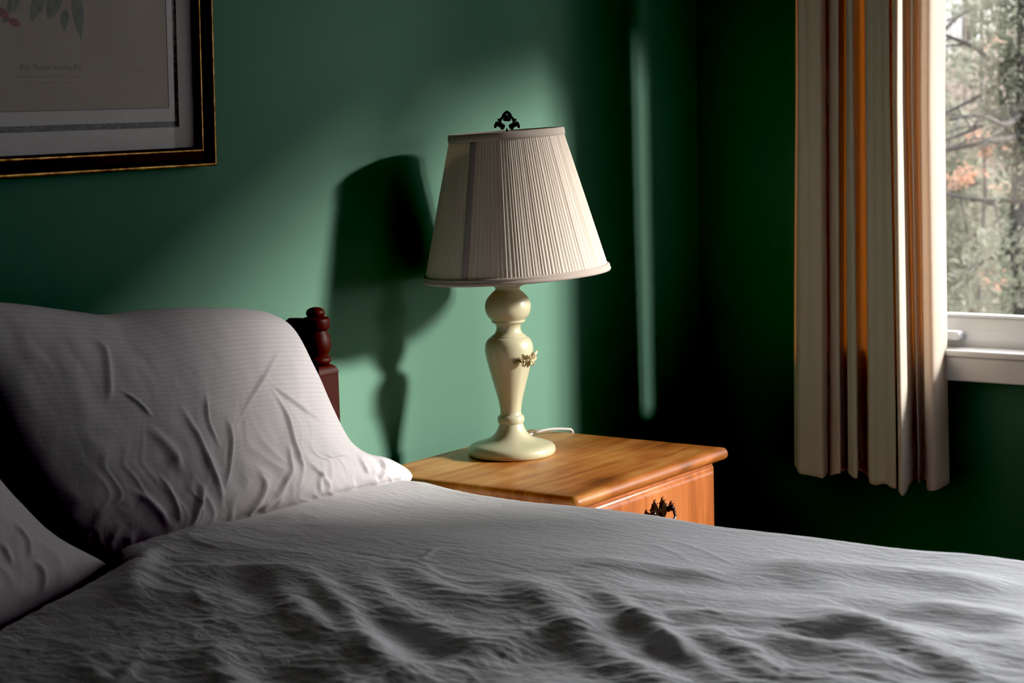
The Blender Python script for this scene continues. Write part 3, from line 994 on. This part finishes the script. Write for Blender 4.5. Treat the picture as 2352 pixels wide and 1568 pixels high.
for c, tip, w, l in (((1198, 820), (1194, 806), .0042, .006), ((1198, 820), (1204, 808), .0038, .007), ((1198, 821), (1190, 818), .0034, .006), ((1198, 822), (1208, 818), .0036, .006),
                     ((1198, 823), (1176, 826), .0026, .003), ((1199, 823), (1195, 834), .0026, .004), ((1214, 824), (1208, 832), .0036, .006), ((1214, 824), (1216, 836), .0030, .005),
                     ((1214, 823), (1220, 808), .0042, .006), ((1214, 823), (1226, 818), .0040, .006), ((1214, 825), (1224, 833), .0034, .005), ((1220, 812), (1228, 804), .0030, .005), ((1213, 821), (1206, 812), .003, .006)):
    petal(c, tip, w, l)
for c in ((1199, 821), (1214, 824), (1222, 816)):
    p, n_ = on_vase(*c, .005); ball(bm, p, .0026, 2)
from_bm('flower_ornament', bm, M['ornament'], lamp, True)

# shade: tilted slightly, right side higher
tc_ = lean_plane(1162.5, 305); bc_ = lean_plane(1187, 629)
TC, BC = Vector(tc_), Vector(bc_)
ax = (TC-BC).normalized()
hh = (TC-BC).length
e1 = Vector(RH); e1 = (e1-ax*e1.dot(ax)).normalized(); e2 = ax.cross(e1)
RB, RT = .1625, .0985
NPL = 1800
rsd = np.random.RandomState(3)
ang = np.linspace(0, 2*np.pi, NPL, endpoint=False)
# irregular pleats: phase advances unevenly
npl = 150
ph = np.cumsum(1+.55*np.interp(np.arange(NPL) % NPL, np.linspace(0, NPL, 75), rsd.uniform(-1, 1, 75))); ph = ph/ph[-1]*npl*2*np.pi
amp = np.interp(np.arange(NPL), np.linspace(0, NPL, 220), rsd.uniform(.25, 1.5, 220))
pl = (np.abs(np.sin(ph/2))**.7-.6)*amp
rows = 14
V = []
for k in range(rows):
    h = k/(rows-1)
    r = RB+(RT-RB)*h
    tw = .05*(h-.5)*np.interp(np.arange(NPL), np.linspace(0, NPL, 40), rsd.uniform(-1, 1, 40)) if False else 0
    rr_ = r + .0019*pl*(.7+.3*math.sin(h*math.pi))
    P = np.array(BC)[None]+np.array(ax)[None]*(hh*h)+np.outer(rr_*np.cos(ang+tw), np.array(e1))+np.outer(rr_*np.sin(ang+tw), np.array(e2))
    V.append(P)
V = np.concatenate(V)
F = [(k*NPL+i, k*NPL+(i+1) % NPL, (k+1)*NPL+(i+1) % NPL, (k+1)*NPL+i) for k in range(rows-1) for i in range(NPL)]
shade = from_py('lampshade', V, F, M['shade'], lamp)


def sub(o, par):
    o.parent = par; o.matrix_parent_inverse = Matrix.Translation(-Vector(lamp.location)); return o


def sub_w(o, par):
    """child of a part whose mesh holds world coordinates"""
    o.parent = par; o.matrix_parent_inverse = Matrix.Identity(4); o.matrix_local = Matrix.Identity(4)
    return o


AX = Matrix((e1, e2, ax)).transposed()
bm = bmesh.new()
lathe(bm, [(-.004, RB-.001), (-.0035, RB+.0028), (-.001, RB+.0042), (.002, RB+.0036), (.0035, RB+.0022), (.0045, RB+.0026), (.007, RB+.0024), (.0085, RB+.0004), (.0085, RB-.003), (-.004, RB-.003), (-.004, RB-.001)], 200, BC, AX, cap=False)
o = from_bm('shade_trim', bm, M['shadetrim'], None, True); sub_w(o, shade)
bm = bmesh.new()
lathe(bm, [(hh-.0105, RT+.0018), (hh-.0098, RT+.0042), (hh-.005, RT+.0046), (hh+.0015, RT+.0038), (hh+.0035, RT+.0018), (hh+.0035, RT-.002), (hh-.0105, RT-.002), (hh-.0105, RT+.0018)], 160, BC, AX, cap=False)
o = from_bm('shade_trim', bm, M['shadetrim'], None, True); sub_w(o, shade)
# grey strip left of centre, standing in for the harp's shadow through the fabric
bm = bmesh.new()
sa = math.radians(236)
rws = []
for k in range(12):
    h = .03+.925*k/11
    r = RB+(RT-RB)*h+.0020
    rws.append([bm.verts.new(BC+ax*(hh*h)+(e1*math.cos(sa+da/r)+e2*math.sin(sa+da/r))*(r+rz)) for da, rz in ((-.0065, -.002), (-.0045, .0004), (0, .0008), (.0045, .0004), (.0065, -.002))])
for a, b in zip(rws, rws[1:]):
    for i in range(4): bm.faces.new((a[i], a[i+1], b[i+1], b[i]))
M['harp_shadow'] = cloth_thin('harp_shadow_fabric', (.54, .49, .45), (.3, .25, .2), .08, 900)
o = from_bm('harp_shadow_strip', bm, M['harp_shadow'], None, True); sub_w(o, shade); tag(o, 'grey vertical strip standing in for the harp shadow')
# spider, harp and socket inside
bm = bmesh.new()
zt_ = NZ+.345
tube(bm, [(0, 0, NZ+.34), (0, 0, NZ+.40)], .012, 16)
ctr_ = TC - ax*.012
for k in range(3):
    a = math.radians(30+120*k)
    tube(bm, [ctr_, ctr_+(e1*math.cos(a)+e2*math.sin(a))*RT*.99], .0016, 6)
for s in (-1, 1):
    tube(bm, [Vector((0, 0, NZ+.35)), Vector((s*.045, 0, NZ+.40)), Vector((s*.05, 0, NZ+.47)), Vector((s*.03, 0, NZ+.53)), ctr_], .0018, 6)
from_bm('harp', bm, M['iron'], lamp, True)

# filigree finial, flat and facing the camera side
FO = lean_plane(1164.5, 298)
bm = bmesh.new()
Z19 = 19.6


def fp(zx, zy):
    return Vector(lean_plane(1110+zx/Z19, 240+zy/Z19))


def disc(zx, zy, r):
    c = fp(zx, zy); ball(bm, c, r/Z19*.000773, 2, (.9, .9, 1))


def bar(pts, r):
    tube(bm, [fp(*p) for p in pts], [q/Z19*.000773 for q in r] if isinstance(r, list) else r/Z19*.000773, 8)


# crown ring
bar([(1065, 330), (960, 400), (900, 520), (960, 610), (1065, 640), (1180, 610), (1230, 520), (1175, 400), (1065, 330)], 62)
disc(1065, 345, 80); disc(905, 490, 75); disc(1230, 480, 75)
bar([(1010, 430), (990, 560)], 45); bar([(1125, 430), (1145, 560)], 45)
disc(1065, 620, 130); disc(960, 640, 70); disc(1180, 640, 70)
bar([(930, 640), (1030, 740)], [90, 30]); bar([(1200, 640), (1110, 750)], [90, 30])
for s in (-1, 1):
    c = 1068

    def m(x): return c+s*(x-c)
    bar([(m(1260), 560), (m(1350), 660), (m(1380), 760), (m(1370), 860), (m(1300), 930), (m(1160), 935)], [55, 60, 60, 65, 90, 30])
    disc(m(1450), 690, 60); bar([(m(1380), 740), (m(1450), 700)], 50)
    bar([(m(1360), 950), (m(1440), 940), (m(1510), 900)], [90, 70, 70]); disc(m(1550), 830, 62)
    bar([(m(1490), 770), (m(1500), 850), (m(1590), 930)], [60, 60, 60])
    bar([(m(1540), 860), (m(1600), 960), (m(1590), 1060)], [70, 65, 50])
    bar([(m(1300), 960), (m(1290), 1060), (m(1300), 1130)], [90, 70, 60])
    bar([(m(1160), 930), (m(1250), 1030), (m(1290), 1080)], [30, 80, 60])
bar([(1065, 1060), (1065, 1300), (1065, 1500)], [25, 60, 70])
from_bm('finial', bm, M['iron'], lamp, True)

# cord: from behind the foot, arching over the back edge
bm = bmesh.new()
c0 = on_z(1213, 1000, NZ+.004); c1 = on_z(1312, 992, NZ+.003)
cp = [(.028, .036, NZ+.005)]
for px_, py_ in ((1213, 1000), (1236, 991), (1262, 985.5), (1285, 984.5), (1312, 992)):
    f_ = (px_-1213)/(1312-1213)
    cp.append(tuple(on_x(px_, py_, c0[0]*(1-f_)+(nx1+.001)*f_)))
cp[1] = (cp[1][0], cp[1][1], max(cp[1][2], NZ+.004)); cp[-1] = (nx1-.001, cp[-1][1], max(cp[-1][2], NZ+.0045))
path = [tuple(float(q) for q in p) for p in spline(cp, 40)]
x9, y9, z9 = path[-1]
path += [(nx1+.005, y9, z9-.004), (nx1+.0065, y9, z9-.015), (nx1+.0065, y9+.004, .60), (nx1+.007, y9+.012, .45), (nx1+.007, y9+.03, .30)]
tube(bm, path, .0024, 10)
o = from_bm('power_cord', bm, M['cordm'], lamp, True); tag(o, 'white power cord')

# ------------------------------------------------------------------ framed print
LEAN = math.radians(1.6)
cornr = on_y(502, 380, YB-.028)
FW_, FHt = .66, .82
xr, zb = float(cornr[0]), float(cornr[2])
pic = empty('framed_picture', (xr-FW_/2, YB-.002, zb), 'botanical print in a dark frame with gilt edges, hanging above the bed', 'picture')


def pl_pt(x, z, d):
    """x world, z world height up the frame, d distance out from the wall; frame leans forward at the top"""
    return Vector((x, YB-.002-d-(z-zb)*math.sin(LEAN), zb+(z-zb)*math.cos(LEAN)))


def ringframe(bm, prof):
    """prof: list of (inset from outer edge, d)"""
    rs = []
    for w, d in prof:
        rs.append([bm.verts.new(pl_pt(x, z, d)) for x, z in ((xr-FW_+w, zb+w), (xr-w, zb+w), (xr-w, zb+FHt-w), (xr-FW_+w, zb+FHt-w))])
    n = len(rs)
    for k in range(n):
        a, b = rs[k], rs[(k+1) % n]
        for i in range(4):
            bm.faces.new((a[i], a[(i+1) % 4], b[(i+1) % 4], b[i]))


bm = bmesh.new()
ringframe(bm, [(.0015, 0), (.0015, .020), (.004, .0225), (.006, .021), (.012, .0185), (.021, .0165), (.0265, .0165), (.0285, .014), (.030, .006), (.030, 0)])
from_bm('frame', bm, M['framew'], pic); 


def bead(w, d, r):
    bm = bmesh.new()
    ringframe(bm, [(w+r*math.cos(t), d+r*math.sin(t)) for t in [k*math.pi/4 for k in range(8)]])
    o = from_bm('gilt_edge', bm, M['gold'], pic, False); auto(o, 60)


bead(.0025, .0215, .0026); bead(.0245, .0165, .0022)


def quad(bm, x0, x1, z0, z1, d, mi=0):
    f = bm.faces.new([bm.verts.new(pl_pt(x, z, d)) for x, z in ((x0, z0), (x1, z0), (x1, z1), (x0, z1))])
    f.material_index = mi
    return f


def ploc(px, py, d=.006):
    """pixel -> (x, z) on the picture plane"""
    x, _, z = on_y(px, py, YB-.002-d)
    for _ in range(3):
        y = YB-.002-d-(z-zb)*math.sin(LEAN)
        x, _, z = on_y(px, py, y)
    return float(x), float(zb+(z-zb)/math.cos(LEAN))


xl_, zt2 = xr-FW_, zb+FHt
bx = ploc(388, 248)      # print's lower right corner
bm = bmesh.new()
quad(bm, xl_+.028, xr-.028, zb+.028, zt2-.028, .005, 0)
mB = bx[1]-zb-.0; mR = xr-bx[0]
s0 = ploc(408, 285)
sw = .0045
sB, sR = s0[1], s0[0]
for a in (quad(bm, xl_+(xr-sR)-sw, sR+sw*.9, sB-sw, sB+sw, .0053, 1), quad(bm, xl_+(xr-sR)-sw, sR+sw*.9, zt2-(sB-zb)-sw, zt2-(sB-zb)+sw, .0053, 1),
          quad(bm, sR-sw*.9, sR+sw*.9, sB+sw, zt2-(sB-zb)-sw, .0053, 1), quad(bm, xl_+(xr-sR)-sw*.9, xl_+(xr-sR)+sw*.9, sB+sw, zt2-(sB-zb)-sw, .0053, 1)): pass
from_bm('mat_board', bm, [M['mat'], M['stripe']], pic)
bm = bmesh.new()
quad(bm, xl_+mR, bx[0], bx[1], zt2-mB, .0058, 0)
# sunk edge line of the mat window
quad(bm, bx[0]-.0014, bx[0]+.0006, bx[1], zt2-mB, .0061, 3); quad(bm, xl_+mR, bx[0], bx[1]-.0004, bx[1]+.0006, .0061, 3)


def blob(pts, mi, d=.0062):
    P = [ploc(*p) for p in pts]
    try:
        f = bm.faces.new([bm.verts.new(pl_pt(x, z, d)) for x, z in P]); f.material_index = mi
    except ValueError:
        pass


def leaf(c0, c1, w, mi=1, d=.0062):
    (ax_, ay_), (bx_, by_) = c0, c1
    n = 12; L_ = math.hypot(bx_-ax_, by_-ay_); nx_, ny_ = -(by_-ay_)/L_, (bx_-ax_)/L_
    up_, dn = [], []
    for i in range(n+1):
        t = i/n; ww = w*math.sin(math.pi*t**.8)**.9
        x, y = ax_+(bx_-ax_)*t, ay_+(by_-ay_)*t
        up_.append((x+nx_*ww, y+ny_*ww)); dn.append((x-nx_*ww, y-ny_*ww))
    blob(up_+dn[1:-1][::-1], mi, d)


leaf((98, -25), (72, 50), 15); leaf((118, -20), (110, 48), 8); leaf((140, -20), (116, 45), 11)
leaf((150, 20), (146, 72), 10); leaf((172, -30), (186, 92), 13); leaf((205, -6), (160, -2), 5)
leaf((24, -6), (22, 36), 7); leaf((42, -10), (32, 30), 6)
leaf((0, 18), (20, 50), 9, 2); leaf((20, 44), (48, 60), 9, 2); leaf((6, 50), (20, 42), 6)
for k in range(7):   # higher part of the plant, above the frame edge of the photo
    leaf((60+k*24, -80-20*(k % 3)), (40+k*26, -20-15*(k % 2)), 11, 1, .0061)


def squig(px0, px1, py, h, step, lw=.00016):
    x = px0; pts = []
    k = 0
    rs = random.Random(int(px0*7+py))
    while x < px1:
        pts.append((x, py+(h if k % 2 else -h)*rs.uniform(.5, 1)))
        x += step*rs.uniform(.7, 1.4); k += 1
        if rs.random() < .14 and len(pts) > 3:
            line(pts, lw); pts = []; x += step*2
    if len(pts) > 1: line(pts, lw)


def line(pts, lw):
    P = [Vector(ploc(*p)+(0,)) for p in pts]
    for a, b in zip(P, P[1:]):
        d_ = (b-a)
        if d_.length < 1e-9: continue
        nn = Vector((-d_.y, d_.x, 0)).normalized()*lw
        f = bm.faces.new([bm.verts.new(pl_pt(q.x, q.y, .0064)) for q in (a+nn, a-nn, b-nn, b+nn)]); f.material_index = 3


squig(38, 186, 176, 2.0, 1.9); squig(62, 165, 190, 1.5, 2.0); squig(302, 353, 163, 1.0, 2.0); squig(333, 356, 173, 1.0, 2.0)
# script title
cu = bpy.data.curves.new('title', 'FONT'); cu.body = 'Ruby Throated Humming Bird'; cu.shear = .75; cu.size = 1.0; cu.offset = -.016
to = bpy.data.objects.new('title', cu); COL.objects.link(to)
bpy.context.view_layer.update()
tm = to.evaluated_get(bpy.context.evaluated_depsgraph_get()).to_mesh()
tv = [v.co.copy() for v in tm.vertices]; tf = [tuple(p.vertices) for p in tm.polygons]
bpy.data.objects.remove(to)
mxx = max(v.x for v in tv)
a0 = ploc(42, 161); a1 = ploc(190, 157)
sx_ = (a1[0]-a0[0])/mxx; sz_ = .0125
nv_ = [bm.verts.new(pl_pt(a0[0]+v.x*sx_, a0[1]+v.y*sz_, .0064)) for v in tv]
for f in tf:
    try:
        q = bm.faces.new([nv_[i] for i in f]); q.material_index = 3
    except ValueError:
        pass
me = bpy.data.meshes.new('art_print'); bm.to_mesh(me); bm.free()
link('art_print', me, [M['paper'], M['leafink'], M['redink'], M['ink']], pic, False)
bm = bmesh.new(); quad(bm, xl_+.0285, xr-.0285, zb+.0285, zt2-.0285, .0085)
from_bm('picture_glass', bm, M['picglass'], pic)
bm = bmesh.new(); box(bm, (xl_+.02, YB-.004, zb+.02), (xr-.02, YB-.001, zb+.05)); from_bm('hanging_backing', bm, M['framew'], pic)

# ------------------------------------------------------------------ outdoors
# unseen slab added outside; its sloped edge cuts the sun's diagonal on the wall
bm = bmesh.new()
ey0, ey1 = -6.0, .35
def ez(y): return 2.21-.24*(y+2.38)
vs = [bm.verts.new((x, y, ez(y)+h)) for y in (ey0, ey1) for x, h in ((XR+TH, .04), (1.5, 0), (1.5, .16), (XR+TH, .25))]
for f in ((0, 1, 2, 3), (7, 6, 5, 4), (0, 4, 5, 1), (1, 5, 6, 2), (2, 6, 7, 3), (3, 7, 4, 0)):
    bm.faces.new([vs[i] for i in f])
struct('sun_blocker', bm, M['trim'])
M['bark'] = pbr('tree_bark', (.085, .075, .07), .9, noise=((30, 30, 6), (.14, .125, .12), 5), bump=((40, 40, 8), .6, .02))


def leaf_mat(name, c0, c1, sc):
    m, nt, out = new_mat(name)
    d = N(nt, 'ShaderNodeBsdfDiffuse'); t = N(nt, 'ShaderNodeBsdfTranslucent'); mx = N(nt, 'ShaderNodeMixShader', in_0=.5)
    nz = N(nt, 'ShaderNodeTexNoise', in_Scale=sc, in_Detail=4.0); nt.links.new(coords(nt), nz.inputs['Vector'])
    c = ramp(nt, nz.outputs['Fac'], [(.35, c0), (.65, c1)])
    nt.links.new(c, d.inputs[0]); nt.links.new(c, t.inputs[0])
    nt.links.new(d.outputs[0], mx.inputs[1]); nt.links.new(t.outputs[0], mx.inputs[2]); nt.links.new(mx.outputs[0], out.inputs['Surface'])
    return m


M['pine'] = leaf_mat('pine_needles', (.21, .22, .165), (.33, .33, .26), 5)
M['rust'] = leaf_mat('autumn_leaves', (.56, .28, .18), (.48, .36, .28), 6)
M['pinkb'] = leaf_mat('bare_brush_twigs', (.36, .305, .265), (.46, .40, .36), 6)
M['ground'] = pbr('leaf_litter', (.17, .155, .125), .95, noise=(1.5, (.25, .235, .185), 8), spec=.1)


def out_pt(px, py, dist):
    return Vector(CAM + ray(px, py)*dist)


bm = bmesh.new()
gx = np.linspace(1.15, 40, 60); gy = np.linspace(-6, 40, 60)
gv = [[bm.verts.new((x, y, -.9 + .06*max(0, x-6) + .04*max(0, y-4) + .25*float(perlin(np.array(x*.4), np.array(y*.4), 3)))) for y in gy] for x in gx]
for i in range(59):
    for j in range(59):
        bm.faces.new((gv[i][j], gv[i+1][j], gv[i+1][j+1], gv[i][j+1]))
g = from_bm('ground', bm, M['ground'], None, True); g['kind'] = 'structure'


def leafcloud(bm, c, rad, n, size, rs, flat=1.0):
    for _ in range(int(n*1.5)):
        while True:
            p = Vector((rs.uniform(-1, 1), rs.uniform(-1, 1), rs.uniform(-1, 1)))
            if p.length < 1: break
        q = Vector(c)+Vector((p.x*rad[0], p.y*rad[1], p.z*rad[2]))
        a = Vector((rs.gauss(0, 1), rs.gauss(0, 1), rs.gauss(0, .7))).normalized()
        b = a.cross(Vector((rs.gauss(0, 1), rs.gauss(0, 1), rs.gauss(0, 1)))).normalized()
        s = size*.72*rs.uniform(.6, 1.4)
        vs = [bm.verts.new(q+a*s), bm.verts.new(q+b*s*.42), bm.verts.new(q-a*s), bm.verts.new(q-b*s*.42)]
        bm.faces.new(vs)


def gz(x, y):
    return -.9 + .06*max(0, x-6) + .04*max(0, y-4)


def tree(name, px, dist, rad, label, branches, clouds, mats, seed, bend=0.0):
    """branches: list of (pixel polyline, thickness in m); clouds: (px,py,rx,ry,rz,n,size,material)"""
    rs = random.Random(seed)
    b0 = out_pt(px, 300, dist)
    root = empty(name, (b0.x, b0.y, gz(b0.x, b0.y)), label, 'tree', 'trees outside the window')
    bm = bmesh.new()
    pts = []
    for k in range(14):
        z = gz(b0.x, b0.y)-.3 + k*.62
        pts.append((b0.x+bend*math.sin(k*.5)+rs.uniform(-.02, .02), b0.y+rs.uniform(-.02, .02), z))
    tube(bm, pts, [rad*(1-.045*k) for k in range(14)], 12)
    from_bm('trunk', bm, M['bark'], root, True)
    for pl_, th in branches:
        bm = bmesh.new()
        P = spline([tuple(out_pt(x, y, dist+dd)) for x, y, dd in pl_], 24)
        tube(bm, P, [th*(1-.6*i/23) for i in range(24)], 7)
        for k in range(5, 24, 4):                       # side twigs
            p = Vector(P[k]); d = Vector((rs.gauss(0, 1), rs.gauss(0, 1), rs.gauss(-.2, .8))).normalized()*rs.uniform(.12, .35)*dist/9
            tube(bm, [p, p+d*.5+Vector((0, 0, .02)), p+d], [th*.35, th*.25, th*.1], 5)
        from_bm('branch', bm, M['bark'], root, True)
    for x, y, rx, ry, rz, n, size, mt in clouds:
        bm = bmesh.new(); leafcloud(bm, out_pt(x, y, dist), (rx, ry, rz), n, size, rs)
        from_bm('foliage', bm, M[mt], root)
    return root


tree('pine_tree', 2362, 8.5, .075, 'dark trunked pine with drooping crooked boughs, at the right edge of the window view',
     [([(2360, 250, 0), (2310, 285, -.2), (2250, 265, -.3), (2180, 275, -.3)], .018), ([(2358, 290, 0), (2290, 275, .2), (2230, 300, .3), (2150, 330, .3)], .016),
      ([(2360, 120, 0), (2290, 150, .1), (2240, 110, .1), (2165, 78, .1)], .018), ([(2300, 160, .1), (2296, 190, .1), (2240, 225, .1), (2150, 270, .1)], .014),
      ([(2360, 312, 0), (2280, 322, -.2), (2200, 340, -.2), (2150, 345, -.2)], .020), ([(2360, 450, 0), (2290, 462, .1), (2220, 455, .1), (2150, 440, .1)], .016),
      ([(2360, 565, 0), (2280, 590, .2), (2220, 625, .2), (2150, 660, .2)], .018)],
     [(2340, 90, .25, .25, .5, 900, .035, 'pine'), (2345, 400, .12, .12, .3, 300, .03, 'pine'), (2330, 660, .3, .3, .3, 700, .035, 'pine'), (2375, -10, .18, .25, .3, 500, .035, 'pine'), (2350, 250, .16, .2, .3, 500, .035, 'pine')], None, 3)
tree('pine_tree', 2140, 12.5, .06, 'slender grey green pine directly beside the curtain edge in the window view',
     [([(2140, 100, 0), (2200, 40, .1), (2260, 5, .2), (2320, -20, .2)], .016), ([(2140, 420, 0), (2220, 400, .1), (2300, 330, .2)], .014), ([(2140, 600, 0), (2210, 560, 0), (2300, 500, 0)], .014)],
     [(2200, 0, .25, .25, .12, 120, .04, 'pine'), (2170, 140, .25, .25, .15, 200, .04, 'pine'), (2300, 20, .2, .2, .15, 90, .04, 'pine'), (2190, 520, .45, .45, .5, 1500, .045, 'pine'), (2180, 640, .5, .5, .35, 1100, .045, 'pine'), (2170, 350, .25, .25, .4, 600, .045, 'pine')], None, 5)
tree('maple_tree', 2255, 10.5, .014, 'thin young maple carrying scattered orange autumn leaves, in the middle of the window view',
     [([(2255, 230, 0), (2235, 300, .1), (2190, 345, .2)], .010), ([(2255, 330, 0), (2300, 310, .1), (2345, 300, .1)], .010), ([(2255, 420, 0), (2210, 430, .1), (2160, 450, .2)], .010)],
     [(2262, 343, .045, .08, .05, 40, .032, 'rust'), (2302, 338, .07, .08, .04, 34, .03, 'rust'), (2290, 103, .10, .1, .05, 40, .03, 'rust'), (2255, 312, .14, .1, .05, 60, .028, 'rust'), (2195, 415, .12, .1, .05, 60, .028, 'rust'),
      (2280, 640, .12, .1, .08, 50, .03, 'rust'), (2235, 390, .1, .1, .1, 40, .03, 'rust'), (2315, 430, .06, .1, .05, 30, .03, 'rust')], None, 9)
for k, (px, d, sd, py0, lab) in enumerate(((2185, 15.5, 21, 300, 'pale brown leafless brush at the left of the window view'), (2290, 18, 22, 280, 'pale brown leafless brush at the centre of the window view'), (2395, 20.5, 23, 330, 'pale brown leafless brush behind the dark pine trunk'))):
    rs = random.Random(sd)
    b0 = out_pt(px, 420, d)
    root = empty('shrub', (b0.x, b0.y, gz(b0.x, b0.y)), lab, 'shrub', 'brush outside the window')
    bm = bmesh.new()
    for s in range(46):
        p = Vector((b0.x+rs.uniform(-.4, .4), b0.y+rs.uniform(-.4, .4), gz(b0.x, b0.y)-.2))
        q = p+Vector((rs.uniform(-.3, .3), rs.uniform(-.3, .3), rs.uniform(2.0, 3.0)))
        tube(bm, [p, p.lerp(q, .5)+Vector((rs.uniform(-.15, .15), rs.uniform(-.15, .15), 0)), q], [.018, .012, .004], 5)
    from_bm('stems', bm, M['pinkb'], root, True)
    bm = bmesh.new(); leafcloud(bm, out_pt(px, py0, d), (.62, .62, .75), 1900, .05, rs); leafcloud(bm, out_pt(px, py0+330, d), (.62, .62, .8), 1300, .055, rs)
    from_bm('foliage', bm, M['pinkb'], root)
for k, (px, d, sd, pys, lab) in enumerate(((2225, 27, 31, (330, 640), 'misty grey green evergreen far behind the brush, left of centre'), (2345, 31, 32, (190, 420, 700), 'misty grey green evergreen far behind the dark trunk, at right'), (2110, 23.5, 33, (330, 480, 640), 'misty grey green evergreen far off behind the curtain edge'))):
    rs = random.Random(sd)
    b0 = out_pt(px, 400, d)
    root = empty('evergreen_tree', (b0.x, b0.y, gz(b0.x, b0.y)), lab, 'tree', 'trees outside the window')
    bm = bmesh.new(); tube(bm, [(b0.x, b0.y, gz(b0.x, b0.y)-.3), (b0.x, b0.y, 3), (b0.x+.1, b0.y, 6)], [.14, .1, .05], 10); from_bm('trunk', bm, M['bark'], root, True)
    bm = bmesh.new()
    for py in pys:
        leafcloud(bm, out_pt(px, py, d), (1.1, 1.1, 1.0), 2600, .08, rs)
    from_bm('foliage', bm, M['pine'], root)

# ------------------------------------------------------------------ light
wd = bpy.data.worlds.new('overcast_sky'); SC.world = wd; wd.use_nodes = True
nt = wd.node_tree
bg = nt.nodes['Background']
tc = nt.nodes.new('ShaderNodeTexCoord'); sp = nt.nodes.new('ShaderNodeSeparateXYZ'); nt.links.new(tc.outputs['Generated'], sp.inputs[0])
c = ramp(nt, sp.outputs['Z'], [(0.0, (.80, .80, .80)), (.25, (.95, .96, 1.0)), (1.0, (.70, .80, 1.0))])
nt.links.new(c, bg.inputs['Color']); bg.inputs['Strength'].default_value = 1.75


def sun(name, k, strength, ang, dxdy=.53, col=(1, .96, .90)):
    l = bpy.data.lights.new(name, 'SUN'); l.energy = strength; l.angle = math.radians(ang); l.color = col
    o = bpy.data.objects.new(name, l); COL.objects.link(o)
    d = Vector((-dxdy, 1, -k)).normalized()
    o.rotation_euler = d.to_track_quat('-Z', 'Y').to_euler()
    o.location = (3, -6, 3)
    return o


sun('sun_low', .07, .25, 8)
sun('sun_main', .41, 2.7, 4.5, .60)
sun('sun_left', .42, 2.6, 4.5, .535)
sun('sun_right', .40, 2.6, 4.5, .67)
# bright overcast sky above the trees
l = bpy.data.lights.new('sky_glow', 'SUN'); l.energy = 8.8; l.angle = math.radians(44); l.color = (.94, .97, 1.0)
o = bpy.data.objects.new('sky_glow', l); COL.objects.link(o); o.location = (4, -2, 4)
o.rotation_euler = Vector((-1, -.32, -.46)).to_track_quat('-Z', 'Y').to_euler()

l = bpy.data.lights.new('sky_overhead', 'SUN'); l.energy = 3.0; l.angle = math.radians(40); l.color = (.94, .97, 1.0)
o = bpy.data.objects.new('sky_overhead', l); COL.objects.link(o); o.location = (3, -2, 6)
o.rotation_euler = Vector((-1, -.1, -1.4)).to_track_quat('-Z', 'Y').to_euler()

# ------------------------------------------------------------------ camera object
cd = bpy.data.cameras.new('camera'); co = bpy.data.objects.new('camera', cd); COL.objects.link(co)
Mx = Matrix(((rt[0], up[0], -fw[0], CAM[0]), (rt[1], up[1], -fw[1], CAM[1]), (rt[2], up[2], -fw[2], CAM[2]), (0, 0, 0, 1)))
co.matrix_world = Mx
cd.sensor_width = 36.0; cd.lens = FPX/W*36.0
cd.clip_start = .05; cd.clip_end = 200
cd.dof.use_dof = True; cd.dof.focus_distance = 3.1; cd.dof.aperture_fstop = 7.0
SC.camera = co

SC.view_settings.view_transform = 'Standard'
SC.view_settings.look = 'None'
SC.view_settings.exposure = 0.12
SC.view_settings.gamma = 1.0
SC.view_settings.use_curve_mapping = True
SC.view_settings.curve_mapping.black_level = (.0116, .0132, .0114)
SC.view_settings.curve_mapping.update()
SC.cycles.use_denoising = True
SC.cycles.max_bounces = 8
SC.cycles.diffuse_bounces = 2
SC.cycles.transparent_max_bounces = 12
SC.cycles.sample_clamp_indirect = 6.0
